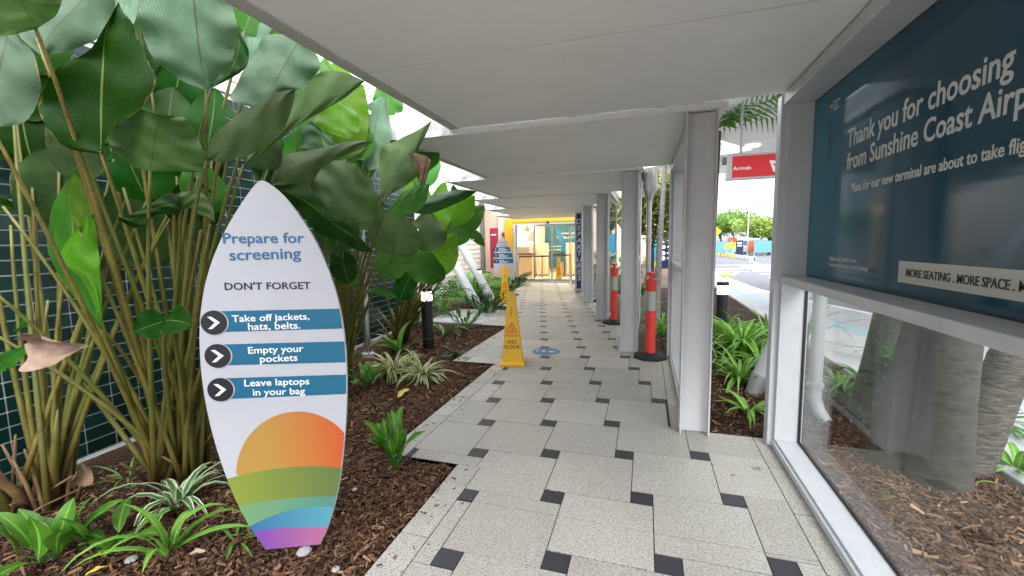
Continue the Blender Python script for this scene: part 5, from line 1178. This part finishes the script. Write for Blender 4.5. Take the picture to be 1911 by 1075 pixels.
strap_clump(gz(1500, 650), 30, 1.35, .022, 'strap_green', 'tall grassy clump by the kerb behind the downpipe', 89, erect=.78)
strap_clump(gz(1900, 880), 12, .34, .05, 'strap_lime', 'lime seedling right of the leaning trunk', 90, erect=.55)
strap_clump(gz(1845, 790), 22, .55, .03, 'strap_green', 'dark grassy clump beside the leaning trunk', 91, erect=.4)
strap_clump(gz(1700, 690), 14, .75, .06, 'strap_lime', 'bright strap leaves between the mossy trunk and the ringed trunk', 92, erect=.75)
strap_clump(gz(1235, 625), 30, .55, .045, 'strap_lime', 'lime strap leaved clump behind the nearest red bollard', 93, erect=.65)
strap_clump((.45, 6.4, -.03), 12, .4, .03, 'strap_green', 'small green tuft by the second column', 94, erect=.7)
strap_clump((.15, 9.6, -.03), 40, .6, .045, 'strap_green', 'green clump at the foot of the slim palm', 95, erect=.6)
strap_clump(gz(1800, 900), 5, .16, .016, 'strap_lime', 'thin sprig at the foot of the ringed trunk', 96, erect=.6, name='grass_tuft')

leafy((2.2, 3.95, -.03), 34, .95, .17, .10, 'leaf_mid', 'leafy bush with broad leaves behind the leaning palm trunk', 97, erect=.3, spread=.30)
leafy((-.75, 13.2, -.03), 110, 1.7, .26, .10, 'leaf_fresh', 'tall green bush seen through the glazed walls near the departures sign', 98, erect=.35, spread=.8)
leafy((-.25, 10.9, -.03), 60, 1.2, .24, .09, 'leaf_mid', 'green bush behind the farther red bollard', 99, erect=.35, spread=.45)
def trunk(name, pts, rad, bark, label, cat='tree', rings=0, crown=None, n=28):
    pts = [Vector(p) for p in pts]; t = thing(name, label, cat, tuple(pts[0])); mb = MB()
    P = []; Rr = []
    for i in range(len(pts)-1):
        k = 18
        for j in range(k): u = j/k; P.append(pts[i].lerp(pts[i+1], u)); Rr.append(rad[i]+(rad[i+1]-rad[i])*u)
    P.append(pts[-1]); Rr.append(rad[-1]); r = random.Random(len(label))
    if rings: Rr = [q*(1+.018*(1 if (i % rings == 0) else -.3)+r.uniform(-.008, .008)) for i, q in enumerate(Rr)]
    mb.tube(P, Rr, n); mb.build('trunk', bark, t, smooth=True)
    if crown:
        fr, L, mat = crown; top = pts[-1]; fm = MB(); rr = random.Random(3+len(label))
        for i in range(fr):
            a = math.tau*i/fr+rr.uniform(-.2, .2); e = rr.uniform(.2, 1.25); p = top.copy(); s_ = Vector((-math.sin(a), math.cos(a), 0)); N = 22; b = rr.uniform(1.2, 2.1)
            for k in range(N):
                d = Vector((math.cos(a)*math.cos(e), math.sin(a)*math.cos(e), math.sin(e))); p = p+d*L/N; e -= b/N; t_ = (k+1)/N; q = .62*math.sin(math.pi*min(1, t_*.9+.08))**.7
                for sg in (-1, 1):
                    dd = (s_*sg*.8+d*.65+Vector((0, 0, -.3))).normalized(); w_ = d*.025; m_ = p+dd*q*.5; ee = p+dd*q-Vector((0, 0, q*.35))
                    fm.add([p-w_*.5, p+w_*.5, m_+w_, m_-w_, ee], [(0, 1, 2, 3), (3, 2, 4)], 0, [(0, .2), (0, .8), (.5, .8), (.5, .2), (1, .5)])
        fm.build('crown', mat, t)
    return t
trunk('palm_tree', [(1.96, 4.3, -.1), (1.99, 4.3, .5), (2.05, 4.3, 1.2), (2.05, 4.3, 4.2)], [.26, .19, .155, .13], 'mossy_bark', 'thick mossy palm trunk seen through the lower window, left of three', crown=(13, 2.2, 'strap_green'))
trunk('palm_tree', [(1.83, 3.32, -.1), (1.835, 3.32, .5), (1.85, 3.32, 1.3), (1.86, 3.32, 4.8)], [.165, .142, .13, .12], 'palm_bark', 'smooth ringed palm trunk seen through the lower window, middle of three', crown=(13, 2.2, 'strap_green'))
trunk('palm_tree', [(1.64, 3.52, -.1), (1.70, 3.5, .5), (1.79, 3.47, 1.2), (1.95, 3.5, 4.6)], [.13, .105, .085, .08], 'palm_bark', 'slim smooth palm trunk leaning into the ringed trunk', crown=(11, 2.0, 'strap_green'))
trunk('palm_tree', [(2.10, 3.6, -.1), (2.31, 3.68, .5), (2.52, 3.75, 1.1), (3.2, 4.0, 4.2)], [.15, .12, .11, .10], 'fibre_bark', 'leaning fibrous palm trunk at the right of the lower window', rings=3, crown=(12, 2.0, 'strap_green'))
trunk('palm_tree', [(.20, 8.3, -.1), (.24, 8.5, 1.2), (.33, 8.8, 3.0), (.42, 9.0, 6.2)], [.075, .055, .038, .03], 'slim_bark', 'slim ringed palm trunk rising behind the nearest red bollard', rings=2, crown=(12, 2.3, 'strap_green'))
trunk('palm_tree', [(1.30, 9.6, -.1), (1.32, 9.6, 2), (1.36, 9.6, 3.7)], [.07, .05, .045], 'palm_bark', 'palm hidden behind the near column whose fronds hang below the far canopy', crown=(16, 2.4, 'strap_green'))

def downpipe():
    x, y = -.01+.0, 6.42; x = .04
    t = thing('rain_pipe', 'stainless rain pipe with a large rainhead on the far side of the second column', 'drainpipe', (x, y, 0))
    b = MB(); b.tube([(x, y, 2.15), (x, y, .55), (x, y, .46), (x+.03, y-.0, .36), (x+.09, y-.02, .30)], .036, 18); b.build('pipe', 'steel', t, smooth=True, autos=50)
    b = MB(); b.lathe((x, y, 2.12), [(.04, 0), (.05, .02), (.105, .16), (.11, .42), (.105, .42)], 24); b.build('rainhead', 'steel', t, smooth=True, autos=40)
    b = MB(); b.lathe((x, y, 1.55), [(.037, 0), (.045, .002), (.045, .03), (.037, .032)], 18); b.lathe((x, y, .60), [(.037, 0), (.045, .002), (.045, .03), (.037, .032)], 18); b.build('clip', 'steel', t)
    x, y = 1.47, 4.35; t = thing('rain_pipe', 'grey rain pipe with a collar seen through the lower window beside its post', 'drainpipe', (x, y, 0))
    b = MB(); b.tube([(x, y, 2.9), (x, y, .25), (x, y, .12), (x+.02, y-.05, .02), (x+.06, y-.12, -.06)], .052, 20); b.build('pipe', 'grey_pipe', t, smooth=True, autos=50)
    b = MB(); b.lathe((x, y, .22), [(.053, 0), (.066, .003), (.066, .04), (.053, .043)], 20); b.build('collar', 'grey_pipe', t)
downpipe()

# arrivals sign and the far canopy it hangs from
def far_canopy():
    t = thing('road_canopy', 'large pale canopy soffit high over the road beyond the columns', 'canopy', (2, 9, 3.95))
    Z = 4.0; o = Vector((2.2, 11, Z)); u = Vector((.83, -.56, 0)); v = Vector((.56, .83, 0)); b = MB()
    for i in range(-3, 5):
        st = .9 if i < 2 else 4.6
        b.obox(o+v*(i*1.2)-u*st, u*(18+st), v*1.185, Vector((0, 0, .06)))
    b.build('soffit_panel', 'ceiling_paint', t); b = MB(); b.obox(o+v*(-3.6)-u*.85+Vector((0, 0, .065)), u*18.8, v*6.0, Vector((0, 0, .3))); b.obox(o+v*2.41-u*4.55+Vector((0, 0, .065)), u*22.5, v*3.55, Vector((0, 0, .3))); b.build('roof_deck', 'galv', t)
    for px, py in ((1405, 271),):
        p = at_z(px, py, Z); t2 = thing('canopy_downlight', 'lit round downlight set in the far canopy soffit', 'light', tuple(p)); q = MB(); q.lathe(p+Vector((0, 0, -.03)), [(.16, 0), (.17, .028)], 24); q.build('lens', 'lamp_glow', t2)
    for x, y in ((7.5, 16), (10.5, 8)):
        t3 = thing('canopy_column', 'slim steel column holding up the far canopy', 'column', (x, y, -.15), 'columns of the far canopy'); q = MB(); q.tube([(x, y, -.15), (x, y, 3.99)], .09, 16); q.build('shaft', 'galv', t3, smooth=True); q = MB(); q.lathe((x, y, -.15), [(.16, 0), (.16, .03), (.1, .04)], 16); q.build('base_plate', 'galv', t3)
far_canopy()
def arrivals():
    y = 9.0; x0, x1, z0, z1 = 1.43, 2.62, 2.66, 3.12
    t = thing('arrivals_sign', 'red hanging sign reading Arrivals with a white tail emblem', 'sign', ((x0+x1)/2, y, z1))
    b = MB(); b.box(x0, y, z0, x1, y+.16, z1); b.build('case', 'galv', t, bevel=.01)
    b = MB(); b.box(x0+.09, y-.005, z0+.035, x1-.035, y-.0005, z1-.035); b.build('face', 'qf_red', t)
    b = MB(); b.box(x0+.22, y+.05, z1, x0+.26, y+.09, 3.99); b.box(x1-.26, y+.05, z1, x1-.22, y+.09, 3.99); b.build('hanger', 'galv', t)
    b = MB(); b.box(x0-.07, y+.03, z1-.16, x0, y+.13, z1-.03); b.build('bracket', 'grey_bar', t)
    p = at_y(1368, 318, y-.006); place_text('lettering', 'Arrivals', .1, 'white_print', (p.x, y-.006, p.z), (1, 0, 0), (0, 0, 1), t, fit=.30, bold=.003)
    q = lambda px, py: at_y(px, py, y-.0062)
    b = MB(); b.prism([q(1436, 299), q(1452, 300), q(1462, 309), q(1476, 321), q(1443, 320)], (0, .001, 0)); e = b.build('emblem', 'white_print', t)
    q = lambda px, py: at_y(px, py, y-.0078)
    b = MB(); b.prism([q(1441, 304), q(1447, 306), q(1452, 307), q(1458, 313), q(1464, 318), q(1458, 316), q(1454, 313), q(1452, 318), q(1450, 318), q(1450, 311), q(1446, 310)], (0, .001, 0)); b.build('leaping_figure', 'qf_red', e)
arrivals()

# hoarding seen between column and window, with its tree
def hoarding():
    t = thing('hoarding', 'blue and navy hoarding with white round icons across the road', 'hoarding', (.7, 22, 0)); y = 22
    b = MB(); b.box(.05, y, .55, .62, y+.06, 1.95); b.build('cyan_panel', 'cyan_panel', t); b = MB(); b.box(.05, y-.01, .25, .62, y+.06, .55); b.build('yellow_base', 'kerb_yellow', t)
    b = MB(); b.box(.62, y-.02, .2, 1.5, y+.06, 1.98); b.build('navy_panel', 'navy_panel', t)
    b = MB()
    for i, z in enumerate((1.55, 1.25, .95, .70)):
        b.prism([(.82+.1*math.cos(a), y-.026, z+.1*math.sin(a)) for a in [math.tau*k/16 for k in range(16)]], (0, .004, 0)); b.box(1.0, y-.026, z-.03, 1.4, y-.022, z+.04)
    b.build('round_icons', 'white_print', t)
    b = MB()
    for x in (.15, .6, 1.4): b.box(x-.04, y+.062, -.15, x+.04, y+.14, 1.9)
    b.build('support', 'galv', t)
    t = thing('salmon_building', 'salmon pink building upper wall seen above the mixed leaved tree', 'building', (1, 30, 0))
    b = MB(); b.box(-6, 32, -.1, 2.2, 38, 9); b.build('wall', 'salmon', t)
    b = MB(); b.box(-6.1, 31.8, 9, 2.4, 38.2, 9.3); b.build('roof', 'galv', t); b = MB(); b.box(-3, 31.96, 2, -.4, 31.99, 3.4); b.build('window', 'gasket', t)
hoarding()
def leaf_tree(c, h, rx, rz, n, ls, mat, label, seed, name='tree', trunk_r=.1, lobes=9, group=None):
    r = random.Random(seed); c = Vector(c); t = thing(name, label, 'tree', tuple(c), group); lm = MB(); tm = MB()
    top = c+Vector((0, 0, h)); centers = []
    tm.tube([c-Vector((0, 0, .1)), c+Vector((r.uniform(-.1, .1)*rx, 0, h*.45)), top-Vector((0, 0, rz*.3))], [trunk_r, trunk_r*.7, trunk_r*.35], 10)
    for i in range(lobes):
        a = math.tau*i/lobes*1.618; q = math.sqrt((i+.5)/lobes); p = top+Vector((math.cos(a)*rx*q*.75, math.sin(a)*rx*q*.75, rz*r.uniform(-.55, .55)*(1-.5*q))); centers.append((p, r.uniform(.32, .55)))
        tm.tube(bez(c+Vector((0, 0, h*.5)), c+Vector((0, 0, h*.75)), p, 5), [trunk_r*.45, trunk_r*.4, trunk_r*.3, trunk_r*.22, trunk_r*.15, trunk_r*.08], 6)
    for _ in range(n):
        p, s = r.choice(centers); d = Vector((r.gauss(0, 1), r.gauss(0, 1), r.gauss(0, 1))).normalized()*(r.random()**.4); q = p+Vector((d.x*rx*s, d.y*rx*s, d.z*rz*s*1.1))
        u = Vector((r.gauss(0, 1), r.gauss(0, 1), r.gauss(0, .5)-.25)).normalized()*ls*r.uniform(.7, 1.2); v = u.cross(Vector((r.gauss(0, 1), r.gauss(0, 1), r.gauss(0, 1)))).normalized()*ls*.28
        lm.add([q-u*.5, q+v, q+u*.5, q-v], [(0, 1, 2, 3)], 0, [(0, .5), (.5, 1), (1, .5), (.5, 0)])
    lm.build('crown', mat, t); tm.build('trunk', 'fibre_bark', t, smooth=True); return t
leaf_tree((.15, 12.2, -.1), 2.55, .95, 1.25, 4500, .17, 'tree_leaf_mixed', 'leafy tree with pink and green leaves seen between the second column and window wall', 101, trunk_r=.10)
p = at_y(1410, 430, 52)
far = [(12.6, 52, 2.9, 3.2, 1.5, 'tree_leaf_lime', 'wide lime green tree beyond the car park'), (9.0, 60, 3.6, 2.4, 1.7, 'tree_leaf', 'grey green tree left of the lime tree'), (16.5, 58, 3.2, 2.8, 1.7, 'tree_leaf_lime', 'yellow green tree right of the lime tree'), (6.6, 66, 2.6, 1.7, 1.5, 'tree_leaf', 'darker distant tree beside the near column'), (21, 60, 3.4, 3.2, 2.0, 'tree_leaf', 'distant tree hidden partly by the window post'), (13.0, 75, 4.6, 3.4, 2.2, 'tree_leaf', 'tall tree behind the lime tree')]
for i, (x, y, h, rx, rz, mt, lab) in enumerate(far): leaf_tree((x, y, -.15), h, rx, rz, 3000, .42, mt, lab, 110+i, group='trees beyond the road', trunk_r=.16, lobes=14)
def lamp_post(x, y, h, arm, label):
    t = thing('street_lamp', label, 'street lamp', (x, y, -.15), 'street lamps beyond the road'); b = MB(); b.tube([(x, y, -.15), (x, y, h-.8)], [.09, .06], 10)
    b.build('pole', 'galv', t); b = MB(); b.tube(bez(Vector((x, y, h-.8)), Vector((x+.1, y, h-.05)), Vector((x+arm, y, h)), 8), .04, 8); b.build('arm', 'galv', t); b = MB(); b.obox((x+arm-.05, y-.12, h-.05), (.6, 0, .03), (0, .24, 0), (0, 0, .09)); b.build('lamp_head', 'grey_bar', t)
lamp_post(10.16, 50, 5.1, .9, 'tall curved street lamp above the lime tree, the nearer one'); lamp_post(16.9, 70, 6.2, .9, 'smaller distant street lamp beside the window post')
def car(x, y, col, label, rz=0):
    t = thing('parked_car', label, 'car', (x, y, -.15), 'cars parked beyond the road'); pr = [(-2.1, .25), (-2.15, .7), (-1.95, .88), (-1.2, .95), (-.6, 1.42), (.75, 1.45), (1.5, 1.0), (2.05, .9), (2.15, .55), (2.05, .25)]
    b = MB(); b.prism([(x+a, y-.85, z-.15) for a, z in pr], (0, 1.7, 0)); b.build('body', col, t, bevel=.05)
    b = MB(); b.prism([(x+a, y-.865, z-.15) for a, z in ((-1.05, .97), (-.55, 1.36), (.05, 1.38), (.05, .97))], (0, .01, 0)); b.prism([(x+a, y-.865, z-.15) for a, z in ((.12, .97), (.12, 1.38), (.72, 1.37), (1.3, .99))], (0, .01, 0)); b.build('side_window', 'gasket', t)
    for dx in (-1.3, 1.35):
        for dy in (-.87, .67):
            b = MB(); b.tube([(x+dx, y+dy, .15), (x+dx, y+dy+.2, .15)], .31, 18); w_ = b.build('wheel', 'rubber', t); b = MB(); b.tube([(x+dx, y+dy-.01, .15), (x+dx, y+dy+.21, .15)], .17, 14); b.build('rim', 'galv', w_)
car(8.9, 55, 'white_print', 'white car parked beyond the yellow barrier row, the middle one'); car(7.0, 61, 'blue_sign', 'dark blue car parked behind the white car'); car(13.0, 58, 'white_print', 'white car parked under the lime tree')
p0, p1 = at_z(1338, 478, -.15), at_z(1408, 487, -.15)
for i in range(12):
    q = at_z(1337+i*6.2, 476.5+i*.95, -.15); t = thing('kerb_barrier', 'yellow and black striped kerb barrier in the row across the road', 'barrier', tuple(q), 'striped kerb barriers across the road'); s = q.y/40
    b = MB(); b.box(q.x-.05*s*2, q.y-.1, -.15, q.x+.22*s, q.y+.5,   .16*s); b.build('block', 'kerb_yellow' if i < 6 else 'galv', t, bevel=.03); b = MB(); b.box(q.x+.05*s, q.y-.115, -.10, q.x+.13*s, q.y-.102, .15*s); b.build('stripe', 'black_metal', t)
q = at_z(1346, 515, -.15); b = MB(); b.prism([(q.x-1.5, q.y-.6, 0), (q.x+.3, q.y-.7, 0), (q.x+.45, q.y+1.6, 0), (q.x-1.5, q.y+3, 0)], (0, 0, -.15)); struct(b.build('median', 'kerb_yellow', bevel=.05))
def small_signs():
    for px, py, r_, mt, lab, Y in ((1337, 432, .42, 'sign_yellow', 'yellow diamond road sign beside the near column', 44), (1357, 460, .30, 'sign_yellow', 'yellow square road sign left of the navy pylon', 46), (1368, 457, .30, 'sign_yellow', 'yellow square road sign nearest the navy pylon', 46), (1362, 447, .28, 'dull_orange', 'orange road sign above the yellow ones', 48), (1371, 448, .28, 'red_print', 'red and white road sign above the yellow ones', 48.5)):
        p = at_y(px, py, Y); t = thing('road_sign', lab, 'road sign', (p.x, p.y, -.15), 'small road signs across the road'); b = MB()
        dia = 'diamond' in lab; pts = [(0, 1.35), (1.35, 0), (0, -1.35), (-1.35, 0)] if dia else [(-1, -1), (1, -1), (1, 1), (-1, 1)]
        b.prism([(p.x+a*r_*.8, p.y, p.z+c_*r_*.8) for a, c_ in pts], (0, .04, 0)); b.build('plate', mt, t); b = MB(); b.tube([(p.x, p.y+.08, -.15), (p.x, p.y+.08, p.z+.2)], .04, 8); b.build('post', 'galv', t)
    p = at_y(1380, 472, 44); t = thing('pylon_sign', 'dark navy pylon sign with white marks across the road', 'sign', (p.x, p.y, -.15)); z1 = at_y(1380, 448, 44).z
    b = MB(); b.box(p.x-.28, p.y, -.15, p.x+.30, p.y+.2, z1); b.build('body', 'navy_panel', t, bevel=.03); b = MB()
    for z in (.78, .62): b.box(p.x-.2, p.y-.012, z1*z, p.x+.18, p.y-.003, z1*z+.12)
    b.build('white_mark', 'white_print', t)
    for i_, (px, w_, mt, lab) in enumerate(((1345, 2.2, 'pale_cyan', 'cyan fence panel behind the parked cars at the left'), (1424, 1.6, 'pale_cyan', 'cyan fence panel below the lime tree'), (1441, 1.2, 'pale_cyan', 'cyan fence panel nearest the window post'), (1403, .7, 'dull_orange', 'orange barrier panel below the lime tree'))):
        p = at_z(px, 471, -.15); y = 48+i_*.4; p = at_y(px, 466, y); t = thing('fence_panel', lab, 'fence panel', (p.x, y, -.15), 'coloured panels across the road'); b = MB(); b.box(p.x-w_/2, y, .2, p.x+w_/2, y+.05, 1.35); b.build('panel', mt, t); b = MB(); b.box(p.x-w_/2, y+.05, -.15, p.x-w_/2+.06, y+.11, 1.4); b.box(p.x+w_/2-.06, y+.05, -.15, p.x+w_/2, y+.11, 1.4); b.build('post', 'galv', t)
    t = thing('shelter', 'small pale roofed shelter with a blue panel across the road', 'shelter', (10.6, 47, -.15)); p = at_y(1392, 448, 50)
    b = MB(); b.box(p.x-1.3, 50, p.z, p.x+1.3, 52, p.z+.15); b.build('roof', 'white_print', t); b = MB()
    for dx in (-1.2, 1.2):
        for dy in (.1, 1.9): b.box(p.x+dx-.05, 50+dy-.05, -.15, p.x+dx+.05, 50+dy+.05, p.z)
    b.build('post', 'galv', t); b = MB(); b.box(p.x-.2, 49.95, p.z-.6, p.x+1.1, 49.99, p.z-.1); b.build('blue_panel', 'blue_text', t)
small_signs()
# red poster on the pier by the doorway (its square code is left out)
t = thing('red_poster', 'dark red wall poster left of the distant surfboard sign', 'poster', (-6.0, 16, 1.5))
p0, p1 = at_y(914, 426, 16.02), at_y(931, 500, 16.02); b = MB(); b.box(p0.x, 16.015, p1.z, p1.x, 16.027, p0.z); b.build('panel', 'maroon', t)
b = MB(); b.box(p0.x+.05, 16.010, p0.z-.28, p1.x-.08, 16.0145, p0.z-.24); b.build('white_line', 'white_print', t)
t = thing('red_sign', 'small red sign on the boards beside the yellow door frame', 'sign', (-5.55, 16.4, 1.9)); p0, p1 = at_y(936, 434, 16.45), at_y(946, 452, 16.45); b = MB(); b.box(p0.x, 16.45, p1.z, p1.x, 16.466, p0.z); b.build('plate', 'maroon', t, bevel=.002)
